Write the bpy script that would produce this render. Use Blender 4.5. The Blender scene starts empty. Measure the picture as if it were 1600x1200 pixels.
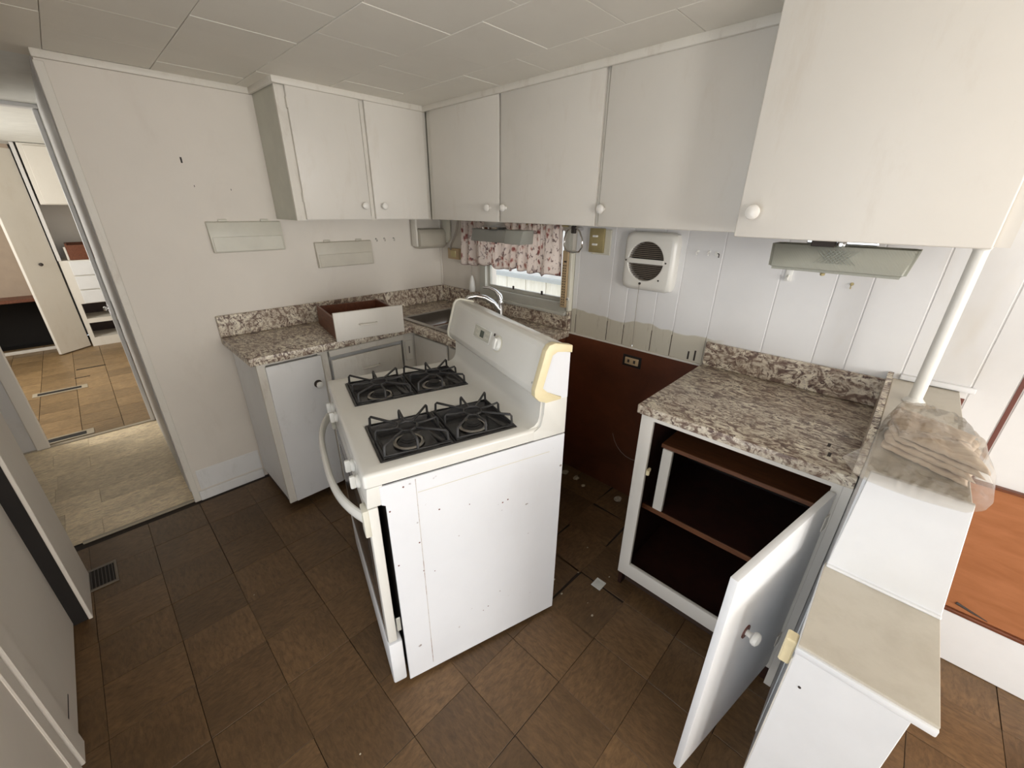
import bpy, bmesh, math, random
from mathutils import Matrix, Vector, noise
random.seed(7)
sc = bpy.context.scene
PI = math.pi
# ------------------------------------------------------------------ camera
cd = bpy.data.cameras.new('camera'); cam = bpy.data.objects.new('camera', cd)
sc.collection.objects.link(cam); sc.camera = cam
cd.sensor_fit = 'HORIZONTAL'; cd.sensor_width = 36.0; cd.lens = 36.0*634.76/1600; cd.clip_start = 0.01
CR = Vector((0.7179952, 0.69594419, 0.01202422)); CU = Vector((-0.28336985, 0.27648259, 0.9182913)); CF = Vector((-0.635755, 0.66273604, -0.39572277))
m = Matrix((CR, CU, -CF)).transposed().to_4x4(); m.translation = Vector((2.5955, -1.9222, 1.5681))
cam.matrix_world = m
# ------------------------------------------------------------------ sky, lamps, exposure
sc.view_settings.view_transform = 'Standard'; sc.view_settings.look = 'None'
sc.view_settings.gamma = 1; sc.view_settings.use_curve_mapping = False
sc.view_settings.exposure = -0.03
wd = bpy.data.worlds.new('sky'); sc.world = wd; wd.use_nodes = True
wd.node_tree.nodes['Background'].inputs[0].default_value = (0.86, 0.92, 1.0, 1)
wd.node_tree.nodes['Background'].inputs[1].default_value = 1.9

def area(name, loc, target, sx, sy, power, col, spread=180):
    l = bpy.data.lights.new(name, 'AREA'); l.shape = 'RECTANGLE'; l.size = sx; l.size_y = sy
    l.energy = power; l.color = col; l.spread = math.radians(spread)
    o = bpy.data.objects.new(name, l); sc.collection.objects.link(o); o.location = loc
    o.rotation_euler = (Vector(target)-Vector(loc)).to_track_quat('-Z', 'Y').to_euler(); return o
# daylight entering through the living-room windows (front wall, end wall) and the bedroom window
area('daylight_front_window', (5.1, -2.42, 1.38), (5.1, 0, 1.38), 1.0, 0.8, 54, (1.0, 0.98, 0.95))
area('daylight_end_window', (7.30, -1.15, 1.30), (0, -1.15, 1.30), 1.7, 1.2, 84, (1.0, 0.985, 0.965))
area('daylight_open_entry_door', (2.25, -2.46, 1.0), (2.25, 0, 1.0), 0.8, 1.8, 5, (0.94, 0.97, 1.0))
area('daylight_bedroom_window', (-2.7, -3.42, 1.4), (-2.7, 0, 1.2), 1.0, 0.8, 36, (1.0, 0.965, 0.89))

# ------------------------------------------------------------------ helpers
WM = {}
class MB:
    def __init__(s): s.b = bmesh.new()
    def _bev(s, vs, bev, seg=1):
        if bev > 0:
            es = list({e for v in vs for e in v.link_edges})
            bmesh.ops.bevel(s.b, geom=es, offset=bev, segments=seg, affect='EDGES', profile=0.5)
    def box(s, x0, x1, y0, y1, z0, z1, bev=0, seg=1, M=None):
        pts = [(x, y, z) for z in (z0, z1) for y in (y0, y1) for x in (x0, x1)]
        vs = [s.b.verts.new(M @ Vector(p) if M else p) for p in pts]
        for f in ((0,2,3,1),(4,5,7,6),(0,1,5,4),(2,6,7,3),(0,4,6,2),(1,3,7,5)): s.b.faces.new([vs[i] for i in f])
        s._bev(vs, bev, seg); return s
    def hexa(s, p, bev=0, seg=1):       # 8 points: bottom ring 0-3 then top ring 4-7
        vs = [s.b.verts.new(q) for q in p]
        for f in ((3,2,1,0),(4,5,6,7),(0,1,5,4),(1,2,6,5),(2,3,7,6),(3,0,4,7)): s.b.faces.new([vs[i] for i in f])
        s._bev(vs, bev, seg); return s
    def prism(s, poly, ax, a, b, bev=0, seg=1):
        def mp(p, w):
            return {'x': (w, p[0], p[1]), 'y': (p[0], w, p[1]), 'z': (p[0], p[1], w)}[ax]
        A = [s.b.verts.new(mp(p, a)) for p in poly]; B = [s.b.verts.new(mp(p, b)) for p in poly]
        n = len(poly)
        s.b.faces.new(A[::-1]); s.b.faces.new(B)
        for i in range(n): s.b.faces.new((A[i], A[(i+1) % n], B[(i+1) % n], B[i]))
        s._bev(A+B, bev, seg); return s
    def tube(s, pts, r, n=8, closed=False, flat=1.0):
        P = [Vector(p) for p in pts]; N = len(P); rings = []
        prev = None
        for i in range(N):
            if closed: t = P[(i+1) % N]-P[i-1]
            else: t = P[min(i+1, N-1)]-P[max(i-1, 0)]
            t.normalize()
            if prev is None:
                u = t.cross(Vector((0, 0, 1)))
                if u.length < 0.1: u = t.cross(Vector((1, 0, 0)))
            else: u = prev - t*prev.dot(t)
            u.normalize(); prev = u; w = t.cross(u)
            rr = r[i] if isinstance(r, (list, tuple)) else r
            rings.append([s.b.verts.new(P[i]+u*rr*math.cos(2*PI*k/n)*flat+w*rr*math.sin(2*PI*k/n)) for k in range(n)])
        for i in range(N if closed else N-1):
            A, B = rings[i], rings[(i+1) % N]
            for k in range(n): s.b.faces.new((A[k], A[(k+1) % n], B[(k+1) % n], B[k]))
        if not closed: s.b.faces.new(rings[0][::-1]); s.b.faces.new(rings[-1])
        return s
    def lathe(s, prof, o, ax, n=20):
        q = Vector((0, 0, 1)).rotation_difference(Vector(ax).normalized()).to_matrix(); o = Vector(o); R = []
        for r, h in prof:
            if r < 1e-6: R.append([s.b.verts.new(o+q @ Vector((0, 0, h)))])
            else: R.append([s.b.verts.new(o+q @ Vector((r*math.cos(2*PI*k/n), r*math.sin(2*PI*k/n), h))) for k in range(n)])
        for A, B in zip(R, R[1:]):
            for k in range(n):
                a, b, c, d = A[k % len(A)], A[(k+1) % len(A)], B[(k+1) % len(B)], B[k % len(B)]
                f = [a] + ([b] if b is not a else []) + ([c] if c is not b else []) + ([d] if d is not c and d is not a else [])
                if len(f) > 2: s.b.faces.new(f)
        return s
    def grid(s, us, vs, solid, w0, w1, axes='xyz', bev=0):
        def mp(u, v, w):
            d = dict(zip(axes, (u, v, w))); return (d['x'], d['y'], d['z'])
        V = {}
        def vv(i, j, k):
            if (i, j, k) not in V: V[i, j, k] = s.b.verts.new(mp(us[i], vs[j], (w0, w1)[k]))
            return V[i, j, k]
        nu, nv = len(us)-1, len(vs)-1
        S = lambda i, j: 0 <= i < nu and 0 <= j < nv and solid(i, j)
        for i in range(nu):
            for j in range(nv):
                if not S(i, j): continue
                s.b.faces.new((vv(i,j,1), vv(i+1,j,1), vv(i+1,j+1,1), vv(i,j+1,1)))
                s.b.faces.new((vv(i,j,0), vv(i,j+1,0), vv(i+1,j+1,0), vv(i+1,j,0)))
                if not S(i-1, j): s.b.faces.new((vv(i,j,0), vv(i,j,1), vv(i,j+1,1), vv(i,j+1,0)))
                if not S(i+1, j): s.b.faces.new((vv(i+1,j,0), vv(i+1,j+1,0), vv(i+1,j+1,1), vv(i+1,j,1)))
                if not S(i, j-1): s.b.faces.new((vv(i,j,0), vv(i+1,j,0), vv(i+1,j,1), vv(i,j,1)))
                if not S(i, j+1): s.b.faces.new((vv(i,j+1,0), vv(i,j+1,1), vv(i+1,j+1,1), vv(i+1,j+1,0)))
        if bev:
            bmesh.ops.recalc_face_normals(s.b, faces=s.b.faces[:])
            es = [e for e in s.b.edges if len(e.link_faces) == 2 and e.calc_face_angle(0) > 0.5]
            bmesh.ops.bevel(s.b, geom=es, offset=bev, segments=2, affect='EDGES', profile=0.5)
        return s
    def mesh(s, name, mat, smooth=35):
        bmesh.ops.recalc_face_normals(s.b, faces=s.b.faces[:])
        me = bpy.data.meshes.new(name); s.b.to_mesh(me); s.b.free()
        me.materials.append(mat)
        me.polygons.foreach_set('use_smooth', [True]*len(me.polygons)); me.set_sharp_from_angle(angle=math.radians(smooth))
        return me
def root_of(o):
    while o.parent: o = o.parent
    return o
def obj(name, mb, mat, parent=None, label=None, local=False, kind=None, smooth=35):
    me = mb.mesh(name, mat, smooth)
    if parent is not None and not local:
        w = WM.get(root_of(parent).name)
        if w is not None: me.transform(w.inverted())
    o = bpy.data.objects.new(name, me); sc.collection.objects.link(o)
    if parent is not None: o.parent = parent
    if label: o['label'] = label
    if kind: o['kind'] = kind
    return o
def thing(name, label, cat, loc=(0,0,0), rz=0, group=None):
    o = bpy.data.objects.new(name, None); sc.collection.objects.link(o)
    o.empty_display_size = 0.05; o.location = loc; o.rotation_euler = (0, 0, rz)
    o['label'] = label; o['category'] = cat
    if group: o['group'] = group
    WM[o.name] = Matrix.Translation(loc) @ Matrix.Rotation(rz, 4, 'Z'); return o
def tag(o, label, cat, group=None):
    o['label'] = label; o['category'] = cat
    if group: o['group'] = group
    return o
def struct(name, mb, mat, parent=None):
    o = obj(name, mb, mat, parent)
    if parent is None: o['kind'] = 'structure'
    return o
def piece(name, me, parent, loc, rz=0.0, rot=None):
    o = bpy.data.objects.new(name, me); sc.collection.objects.link(o); o.parent = parent; o.location = loc
    o.rotation_euler = rot if rot else (0, 0, rz); return o

# ------------------------------------------------------------------ materials
def newmat(name):
    m = bpy.data.materials.new(name); m.use_nodes = True
    nt = m.node_tree; return m, nt, nt.nodes['Principled BSDF']
def mapping(nt, scale=(1,1,1), rot=(0,0,0), src='Object'):
    tc = nt.nodes.new('ShaderNodeTexCoord'); mp = nt.nodes.new('ShaderNodeMapping')
    mp.inputs['Scale'].default_value = scale; mp.inputs['Rotation'].default_value = rot
    nt.links.new(tc.outputs[src], mp.inputs[0]); return mp.outputs[0]
def noise_n(nt, vec, scale, detail=4, rough=0.6, dist=0.0):
    n = nt.nodes.new('ShaderNodeTexNoise'); n.inputs['Scale'].default_value = scale; n.inputs['Detail'].default_value = detail
    n.inputs['Roughness'].default_value = rough; n.inputs['Distortion'].default_value = dist
    nt.links.new(vec, n.inputs['Vector']); return n.outputs[0]
def ramp(nt, fac, stops):
    r = nt.nodes.new('ShaderNodeValToRGB'); e = r.color_ramp.elements
    while len(e) < len(stops): e.new(0.5)
    for i, (p, c) in enumerate(stops): e[i].position = p; e[i].color = (*c, 1) if len(c) == 3 else c
    nt.links.new(fac, r.inputs[0]); return r.outputs[0]
def mixc(nt, fac, a, b, mode='MIX'):
    x = nt.nodes.new('ShaderNodeMix'); x.data_type = 'RGBA'; x.blend_type = mode
    for i, v in ((0, fac), (6, a), (7, b)):
        if hasattr(v, 'links') or hasattr(v, 'is_linked'): nt.links.new(v, x.inputs[i])
        elif i == 0: x.inputs[0].default_value = v
        else: x.inputs[i].default_value = (*v, 1)
    return x.outputs[2]
def bump(nt, bs, h, strength=0.2, dist=0.002):
    b = nt.nodes.new('ShaderNodeBump'); b.inputs['Strength'].default_value = strength; b.inputs['Distance'].default_value = dist
    nt.links.new(h, b.inputs['Height']); nt.links.new(b.outputs[0], bs.inputs['Normal'])
def plain(name, col, rough=0.5, metal=0.0, var=0.06, vs=9, bmp=0.0, bscale=60, coat=0):
    m, nt, bs = newmat(name); v = mapping(nt)
    n = noise_n(nt, v, vs, 5); d = tuple(c*(1-var) for c in col); l = tuple(min(1, c*(1+var*0.6)) for c in col)
    nt.links.new(ramp(nt, n, [(0.3, d), (0.7, l)]), bs.inputs['Base Color'])
    bs.inputs['Roughness'].default_value = rough; bs.inputs['Metallic'].default_value = metal
    if coat: bs.inputs['Coat Weight'].default_value = coat
    if bmp: bump(nt, bs, noise_n(nt, v, bscale, 3), bmp, 0.001)
    return m
def dirty(name, col, dirt, amount=0.35, rough=0.5, scale=(6,6,6), lo=0.55, hi=0.75, spots=0.0):
    m, nt, bs = newmat(name); v = mapping(nt)
    n1 = noise_n(nt, v, 3, 6, 0.6); base = ramp(nt, n1, [(0.3, tuple(c*0.95 for c in col)), (0.7, col)])
    v2 = mapping(nt, scale); n2 = noise_n(nt, v2, 1.0, 8, 0.7, 0.3)
    f = ramp(nt, n2, [(lo, (0,0,0)), (hi, (amount,)*3)])
    c = mixc(nt, f, base, dirt)
    if spots:
        n3 = noise_n(nt, v, 28, 2, 0.4); f3 = ramp(nt, n3, [(0.74, (0,0,0)), (0.78, (spots,)*3)])
        c = mixc(nt, f3, c, (0.18, 0.11, 0.07))
    nt.links.new(c, bs.inputs['Base Color']); bs.inputs['Roughness'].default_value = rough
    bump(nt, bs, noise_n(nt, v, 45, 4), 0.12, 0.001)
    return m
CREAM = (0.80, 0.76, 0.69)
M_wall = dirty('wall_paint', (0.80, 0.745, 0.665), (0.55, 0.47, 0.38), 0.18, 0.55, (4,4,2))
M_wallg = dirty('hall_paint', (0.70, 0.68, 0.66), (0.40, 0.36, 0.3), 0.2, 0.5)
M_ceil = dirty('ceiling_paint', (0.86, 0.82, 0.73), (0.66, 0.61, 0.52), 0.2, 0.6, (2,2,2))
M_ceilw = plain('hall_ceiling_paint', (0.85, 0.86, 0.82), 0.6)
M_cab = dirty('cabinet_paint', (0.79, 0.75, 0.68), (0.55, 0.45, 0.33), 0.25, 0.42, (7,7,2))
M_trim = dirty('trim_paint', (0.78, 0.74, 0.66), (0.42, 0.33, 0.24), 0.4, 0.45, (14,14,5))
M_dirtyw = dirty('scuffed_paint', (0.845, 0.84, 0.825), (0.42, 0.38, 0.31), 0.35, 0.5, (11,11,5), 0.56, 0.82)
M_clean = plain('clean_white_paint', (0.80, 0.805, 0.81), 0.4, var=0.03)
M_knob = plain('knob_ceramic', (0.86, 0.83, 0.77), 0.15, var=0.02)
M_ledge = dirty('ledge_laminate', (0.60, 0.55, 0.46), (0.42, 0.37, 0.29), 0.5, 0.35, (10,10,10), 0.45, 0.75)
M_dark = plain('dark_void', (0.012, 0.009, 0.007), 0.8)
M_toe = plain('dark_toe_kick', (0.05, 0.028, 0.018), 0.6)
M_enamel = dirty('white_enamel', (0.77, 0.75, 0.69), (0.60, 0.52, 0.40), 0.12, 0.2, (3,3,3))
M_side = dirty('stove_side_enamel', (0.80, 0.805, 0.82), (0.45, 0.26, 0.16), 0.10, 0.28, (5,5,1.2), 0.55, 0.9, spots=0.75)
M_yellow = dirty('yellowed_plastic', (0.82, 0.71, 0.45), (0.55, 0.40, 0.2), 0.35, 0.4, (12,12,12))
M_plast = plain('cream_plastic', (0.70, 0.67, 0.56), 0.4, var=0.04)
M_plastw = plain('white_plastic', (0.86, 0.85, 0.80), 0.3, var=0.03)
M_black = plain('black_enamel', (0.022, 0.021, 0.022), 0.18, var=0.2)
M_iron = plain('cast_iron', (0.05, 0.048, 0.047), 0.5, 0.3, var=0.25, vs=60, bmp=0.3, bscale=200)
M_lens = plain('dark_display', (0.05, 0.07, 0.05), 0.15)
M_chrome = plain('chrome', (0.75, 0.75, 0.75), 0.12, 1.0, var=0.02)
M_steel = plain('brushed_steel', (0.45, 0.43, 0.40), 0.33, 1.0, var=0.06, vs=40)
M_alum = plain('aluminium_frame', (0.56, 0.55, 0.49), 0.4, 0.3, var=0.08)
M_brass = plain('brass_plate', (0.50, 0.42, 0.22), 0.35, 0.6, var=0.1, vs=30)
M_lampgrey = plain('grey_lamp_metal', (0.26, 0.26, 0.24), 0.35, 0.5, var=0.05)
M_grill = plain('grille_black', (0.06, 0.05, 0.045), 0.5)
M_cord = plain('grey_cord', (0.35, 0.31, 0.26), 0.5)
M_tan = plain('tan_plastic', (0.52, 0.38, 0.22), 0.5, var=0.1)
M_hole = plain('dark_speck', (0.04, 0.03, 0.025), 0.7)
M_red = plain('dark_red_paint', (0.16, 0.055, 0.04), 0.5)

def wood(name, a, b, scale=(1,14,1), rough=0.45, ns=5, src='Object'):
    m, nt, bs = newmat(name); v = mapping(nt, scale, src=src)
    n = noise_n(nt, v, ns, 6, 0.65, 0.6); nt.links.new(ramp(nt, n, [(0.3, a), (0.68, b)]), bs.inputs['Base Color'])
    bs.inputs['Roughness'].default_value = rough; bump(nt, bs, n, 0.15, 0.001); return m
M_wood = wood('red_brown_wood', (0.10, 0.028, 0.012), (0.19, 0.062, 0.026), (2, 14, 14))
M_woodd = wood('shaded_cabinet_wood', (0.018, 0.006, 0.004), (0.038, 0.012, 0.007), (3, 3, 14))  # wood colour taken down to near black for interior shade
M_shelf = wood('orange_brown_shelf', (0.10, 0.034, 0.012), (0.18, 0.066, 0.024), (3, 20, 20))
M_wains = wood('orange_wainscot', (0.33, 0.125, 0.05), (0.42, 0.17, 0.075), (2, 6, 9), 0.3, 3)
M_board = dirty('brown_hardboard', (0.16, 0.048, 0.02), (0.035, 0.014, 0.008), 0.85, 0.38, (2,2,2.5), 0.35, 0.75)
M_paper = wood('brown_paper', (0.50, 0.36, 0.25), (0.74, 0.63, 0.51), (3, 9, 5), 0.7, 5)

def granite(name):
    m, nt, bs = newmat(name); v = mapping(nt, (1.0, 1.7, 1.35), (0.2, 0.15, 0.6))
    n1 = noise_n(nt, v, 15, 6, 0.62, 2.2); n2 = noise_n(nt, v, 27, 5, 0.6, 2.6); n3 = noise_n(nt, v, 6, 3, 0.5, 1.0); n4 = noise_n(nt, v, 80, 3, 0.6, 0.5)
    c1 = ramp(nt, n1, [(0.38, (0.14, 0.085, 0.07)), (0.44, (0.30, 0.22, 0.17)), (0.49, (0.58, 0.50, 0.39)), (0.56, (0.86, 0.79, 0.65))])
    c2 = mixc(nt, ramp(nt, n2, [(0.40, (0.95,)*3), (0.45, (0.0,)*3)]), c1, (0.085, 0.045, 0.038))
    c3 = mixc(nt, ramp(nt, n3, [(0.42, (0.35,)*3), (0.58, (0,0,0))]), c2, (0.33, 0.24, 0.17))
    c4 = mixc(nt, ramp(nt, n4, [(0.36, (0.35,)*3), (0.48, (0,0,0))]), c3, (0.20, 0.14, 0.11))
    nt.links.new(c4, bs.inputs['Base Color']); bs.inputs['Roughness'].default_value = 0.33; return m
M_gran = granite('granite_laminate')

def floor_tile(name, base, axis, seed):
    m, nt, bs = newmat(name)
    oi = nt.nodes.new('ShaderNodeObjectInfo'); tc = nt.nodes.new('ShaderNodeTexCoord')
    ad = nt.nodes.new('ShaderNodeVectorMath'); ad.operation = 'ADD'
    sx = nt.nodes.new('ShaderNodeVectorMath'); sx.operation = 'SCALE'
    cb = nt.nodes.new('ShaderNodeCombineXYZ')
    for i in range(3): nt.links.new(oi.outputs['Random'], cb.inputs[i])
    nt.links.new(cb.outputs[0], sx.inputs[0]); sx.inputs['Scale'].default_value = 13.0+seed
    nt.links.new(tc.outputs['Object'], ad.inputs[0]); nt.links.new(sx.outputs[0], ad.inputs[1])
    mp = nt.nodes.new('ShaderNodeMapping'); mp.inputs['Scale'].default_value = (6, 2.2, 1) if axis else (2.2, 6, 1)
    nt.links.new(ad.outputs[0], mp.inputs[0])
    n = noise_n(nt, mp.outputs[0], 13, 5, 0.7, 0.5); n2 = noise_n(nt, ad.outputs[0], 4, 5, 0.6)
    c = ramp(nt, n, [(0.30, tuple(x*0.62 for x in base)), (0.5, base), (0.72, tuple(min(1, x*1.4) for x in base))])
    hs = nt.nodes.new('ShaderNodeHueSaturation'); nt.links.new(c, hs.inputs['Color'])
    mr = nt.nodes.new('ShaderNodeMapRange'); mr.inputs['To Min'].default_value = 0.78; mr.inputs['To Max'].default_value = 1.2
    nt.links.new(oi.outputs['Random'], mr.inputs[0]); nt.links.new(mr.outputs[0], hs.inputs['Value'])
    c2 = mixc(nt, ramp(nt, n2, [(0.45, (0,0,0)), (0.7, (0.5,)*3)]), hs.outputs[0], tuple(x*0.5 for x in base))
    nt.links.new(c2, bs.inputs['Base Color']); bs.inputs['Roughness'].default_value = 0.42
    bump(nt, bs, n, 0.25, 0.0015); return m
FB = (0.132, 0.074, 0.032)
M_ft = [floor_tile('brown_floor_tile_lengthwise', FB, 0, 0), floor_tile('brown_floor_tile_crosswise', FB, 1, 3)]
M_bt = floor_tile('tan_bedroom_tile', (0.27, 0.175, 0.085), 1, 5)
M_plank = floor_tile('pale_vinyl_plank', (0.78, 0.63, 0.43), 1, 9)

# ================================================================== SETTING
CZ = 2.095; YF = -2.29
# ---- kitchen floor: subfloor slab with single tiles
fl = struct('floor', MB().box(-0.02, 4.32, YF-0.3, 0.02, -0.06, -0.005), plain('subfloor', (0.03, 0.02, 0.014), 0.8))
T = 0.2286
def tile_mesh(w, h, t, mat, name, bev=0.0008):
    return MB().box(-w/2, w/2, -h/2, h/2, -t, 0, bev).mesh(name, mat)
tm = [tile_mesh(T-0.0014, T-0.0014, 0.004, M_ft[i], 'tile') for i in (0, 1)]
gaps = {(7, 2), (7, 1), (8, 1)}
for i in range(19):
    for j in range(11):
        x = 0.03+T*(i+0.5)-0.0; y = -0.90-T*(j-4)-T/2
        if x > 5.6: continue
        g = 0.004*random.random()
        dx, dy, rz = random.uniform(-.0007, .0007), random.uniform(-.0007, .0007), random.uniform(-.003, .003)
        if 6 <= i <= 8 and j <= 3: dx, dy, rz = random.uniform(-.008, .008), random.uniform(-.01, .01), random.uniform(-.05, .05)
        if x > 2.1 and random.random() < 0.5: pass
        piece('tile', tm[(i+j) % 2], fl, (x+dx, y+dy, 0.0004*((i*7+j*3) % 3)-0.0004), rz)
struct('floor.003', MB().box(4.32, 7.3, YF-0.3, 0.02, -0.06, 0.0), plain('brown_floor', (0.155, 0.098, 0.052), 0.45))
# ---- corridor floor: planks, bedroom floor: tiles
hf = struct('floor.001', MB().box(-1.40, -0.02, -3.0, -1.80, -0.06, -0.005), M_dark)
for k in range(8):
    xa = -0.035-0.17*k; o0 = random.uniform(0, .5)
    for q in range(3):
        y1 = -1.82+o0-0.62*q*1.0; y0 = y1-0.62
        y1 = min(y1, -1.812); y0 = max(y0, -2.95)
        me = MB().box(xa-0.169, xa, y0+0.0008, y1, -0.005, 0.001, 0.0008)
        struct('plank', me, M_plank, hf)
bf = struct('floor.002', MB().box(-4.9, -1.40, -3.5, -0.9, -0.06, -0.005), M_dark)
bm_ = tile_mesh(T-0.003, T-0.003, 0.004, M_bt, 'tile')
for i in range(14):
    for j in range(10):
        piece('tile', bm_, bf, (-1.445-T*(i+0.5), -1.12-T*(j+0.5)+0.02, 0), random.uniform(-.003, .003))
struct('trim_1', MB().box(-1.425, -1.385, -2.6, -1.83, -0.004, 0.008, 0.003), plain('threshold_strip', (0.42, 0.36, 0.27), 0.4))
struct('trim_2', MB().box(-0.035, -0.012, -2.29, -1.82, -0.004, 0.006, 0.002), plain('floor_edge_strip', (0.40, 0.34, 0.25), 0.4))

# ---- ceiling with tiles
ce = struct('ceiling', MB().box(-0.12, 7.3, YF-0.1, 0.02, CZ+0.012, CZ+0.06), plain('ceiling_joint', (0.90, 0.88, 0.80), 0.6))
TC = 0.3135
ctm = tile_mesh(TC-0.0018, TC-0.0018, 0.012, M_ceil, 'ceiling_tile', 0.0012)
for j in range(8):
    off = 0.0 if j % 2 else TC/2
    for i in range(-1, 23):
        x = 0.015+off+TC*i+TC/2; y = 0.088-TC*j-TC/2
        if x > 7.2 or x < -0.05: continue
        o = piece('ceiling_tile', ctm, ce, (x, y, CZ+0.012-random.choice((0, 0.0, 0.0012))), 0)
        o.rotation_euler = (0, 0, random.uniform(-.002, .002))
struct('ceiling.001', MB().box(-1.42, -0.12, -3.0, -1.70, CZ, CZ+0.05), M_ceilw)
struct('ceiling.002', MB().box(-5.0, -1.42, -3.5, -0.9, CZ+0.03, CZ+0.08), M_ceilw)
struct('trim_3', MB().box(-1.44, -1.36, -2.62, -1.80, CZ-0.02, CZ+0.002, 0.004), M_clean)

# ---- left wall and its trims
wl = struct('wall_left', MB().box(-0.13, 0, -1.825, 0.06, 0, CZ+0.01, 0.0), M_wall)
struct('patch_panel', MB().box(-0.002, 0.003, -1.785, -1.468, 0.065, 0.19, 0.001), M_dirtyw, wl)['label'] = 'scuffed rectangular patch low on the wall'
struct('wall_edge', MB().box(-0.001, 0.006, -1.83, -1.80, 0.0, 2.06, 0.002), M_trim, wl)
struct('corner_bead', MB().box(0.0, 0.012, -0.013, -0.001, 1.03, 1.49, 0.003), M_wall, wl)
for (y, z, s) in ((-1.454, 1.758, 0.012), (-1.43, 1.65, 0.004), (-1.28, 1.64, 0.004)):
    struct('nail_hole', MB().box(-0.001, 0.001, y-s*0.3, y+s*0.3, z-s, z+s), M_hole, wl)
struct('baseboard_left', MB().box(0.0, 0.012, -1.80, -1.468, 0.0, 0.058, 0.003), M_dirtyw)
def crown(name, pts):
    mb = MB()
    for a, b in zip(pts, pts[1:]):
        ax, ay = a; bx, by = b
        if ax == bx: mb.box(ax, ax+0.016, min(ay, by), max(ay, by), CZ-0.028, CZ+0.001, 0.005, 2)
        else: mb.box(min(ax, bx), max(ax, bx), ay-0.016, ay, CZ-0.028, CZ+0.001, 0.005, 2)
    return struct(name, mb, M_trim)
crown('trim_4', [(0, -1.83), (0, -1.10)])
crown('trim_5', [(0.3185, -1.111), (0.3185, -0.325)])
crown('trim_6', [(0.0, -1.097), (0.3185, -1.097)])
crown('trim_7', [(0.3185, -0.31), (2.16, -0.31)])

# ---- back wall with window opening, planks, hardboard, wainscot
WX0, WX1, WZ0, WZ1 = 0.50, 1.175, 1.035, 1.52
us = [-0.13, WX0, WX1, 7.3]; vs = [0, WZ0, WZ1, CZ+0.01]
wb = struct('wall_back', MB().grid(us, vs, lambda i, j: not (i == 1 and j == 1), 0.0, 0.09, 'xzy'), M_wall)
# painted plank panelling right of the window (unpainted band below)
def plank_mat():
    m, nt, bs = newmat('painted_plank'); v = mapping(nt)
    n1 = noise_n(nt, v, 3, 6); base = ramp(nt, n1, [(0.3, (0.76, 0.75, 0.74)), (0.7, (0.815, 0.805, 0.79))])
    sp = nt.nodes.new('ShaderNodeSeparateXYZ'); nt.links.new(v, sp.inputs[0])
    n = noise_n(nt, mapping(nt, (5, 5, 1)), 1.0, 2)
    ad = nt.nodes.new('ShaderNodeMath'); ad.operation = 'MULTIPLY_ADD'; ad.inputs[1].default_value = -0.07
    nt.links.new(n, ad.inputs[0]); nt.links.new(sp.outputs[2], ad.inputs[2])
    lo = nt.nodes.new('ShaderNodeMapRange'); lo.inputs['From Min'].default_value = 1.004; lo.inputs['From Max'].default_value = 0.998
    nt.links.new(ad.outputs[0], lo.inputs[0])
    lx = nt.nodes.new('ShaderNodeMapRange'); lx.inputs['From Min'].default_value = 2.08; lx.inputs['From Max'].default_value = 2.0
    nt.links.new(sp.outputs[0], lx.inputs[0])
    mu = nt.nodes.new('ShaderNodeMath'); mu.operation = 'MULTIPLY'; nt.links.new(lo.outputs[0], mu.inputs[0]); nt.links.new(lx.outputs[0], mu.inputs[1])
    old = ramp(nt, noise_n(nt, mapping(nt, (60, 60, 8)), 1, 6, 0.7), [(0.25, (0.42, 0.37, 0.29)), (0.42, (0.60, 0.56, 0.46))])
    c = mixc(nt, mu.outputs[0], base, old)
    st = noise_n(nt, mapping(nt, (3.2, 3.2, 1.2)), 1.6, 3); c = mixc(nt, ramp(nt, st, [(0.6, (0,0,0)), (0.72, (0.22,)*3)]), c, (0.62, 0.53, 0.38))
    nt.links.new(c, bs.inputs['Base Color']); bs.inputs['Roughness'].default_value = 0.4
    bump(nt, bs, noise_n(nt, mapping(nt, (40, 40, 4)), 1, 4), 0.12, 0.001); return m
M_pl = plank_mat()
jx = [1.2285, 1.261, 1.469, 1.569, 1.726, 1.831, 1.99, 2.217, 2.397, 2.50, 2.66, 2.832, 2.922]
jx2 = [2.936, 3.09, 3.19, 3.35, 3.46, 3.62, 3.84, 4.02, 4.13, 4.28, 4.46, 4.6, 4.76, 4.9, 5.1, 5.25, 5.4, 5.58, 5.8, 5.94, 6.1, 6.3, 6.5, 6.62, 6.8, 6.96, 7.18]
for L_ in (jx, jx2):
    for a, b in zip(L_, L_[1:]):
        z0 = 0.908 if b < 2.0 else (0.3 if b < 2.7 else 0.745)
        struct('wall_plank', MB().box(a+0.0016, b-0.0016, -0.007, 0.001, z0, CZ, 0.0016), M_pl, wb)
for x in (1.261, 1.469, 1.569, 1.726, 1.831):
    struct('bare_joint', MB().box(x-0.0016, x+0.0016, -0.0062, -0.001, 0.909, 1.015), M_toe, wb)
struct('joint_strip', MB().box(2.9235, 2.9345, -0.0075, 0.001, 0.745, CZ), M_red, wb)
for x, z in ((1.925, 0.955), (1.955, 0.965)):
    struct('wall_gouge', MB().box(x-0.004, x+0.004, -0.0085, -0.006, 0.915, z, 0.001), M_hole, wb)
struct('plank_backing', MB().box(1.23, 2.0, -0.0045, 0.0, 1.04, CZ), M_pl, wb)
struct('plank_backing', MB().box(2.0, 7.18, -0.0045, 0.0, 0.3, CZ), M_pl, wb)
hb = struct('hardboard_panel', MB().box(1.2, 2.02, -0.012, 0.001, 0.0, 0.905, 0.002), M_board, wb)
struct('panel_lip', MB().box(1.2, 2.02, -0.016, 0.0, 0.898, 0.908, 0.001), M_trim, wb)
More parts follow.
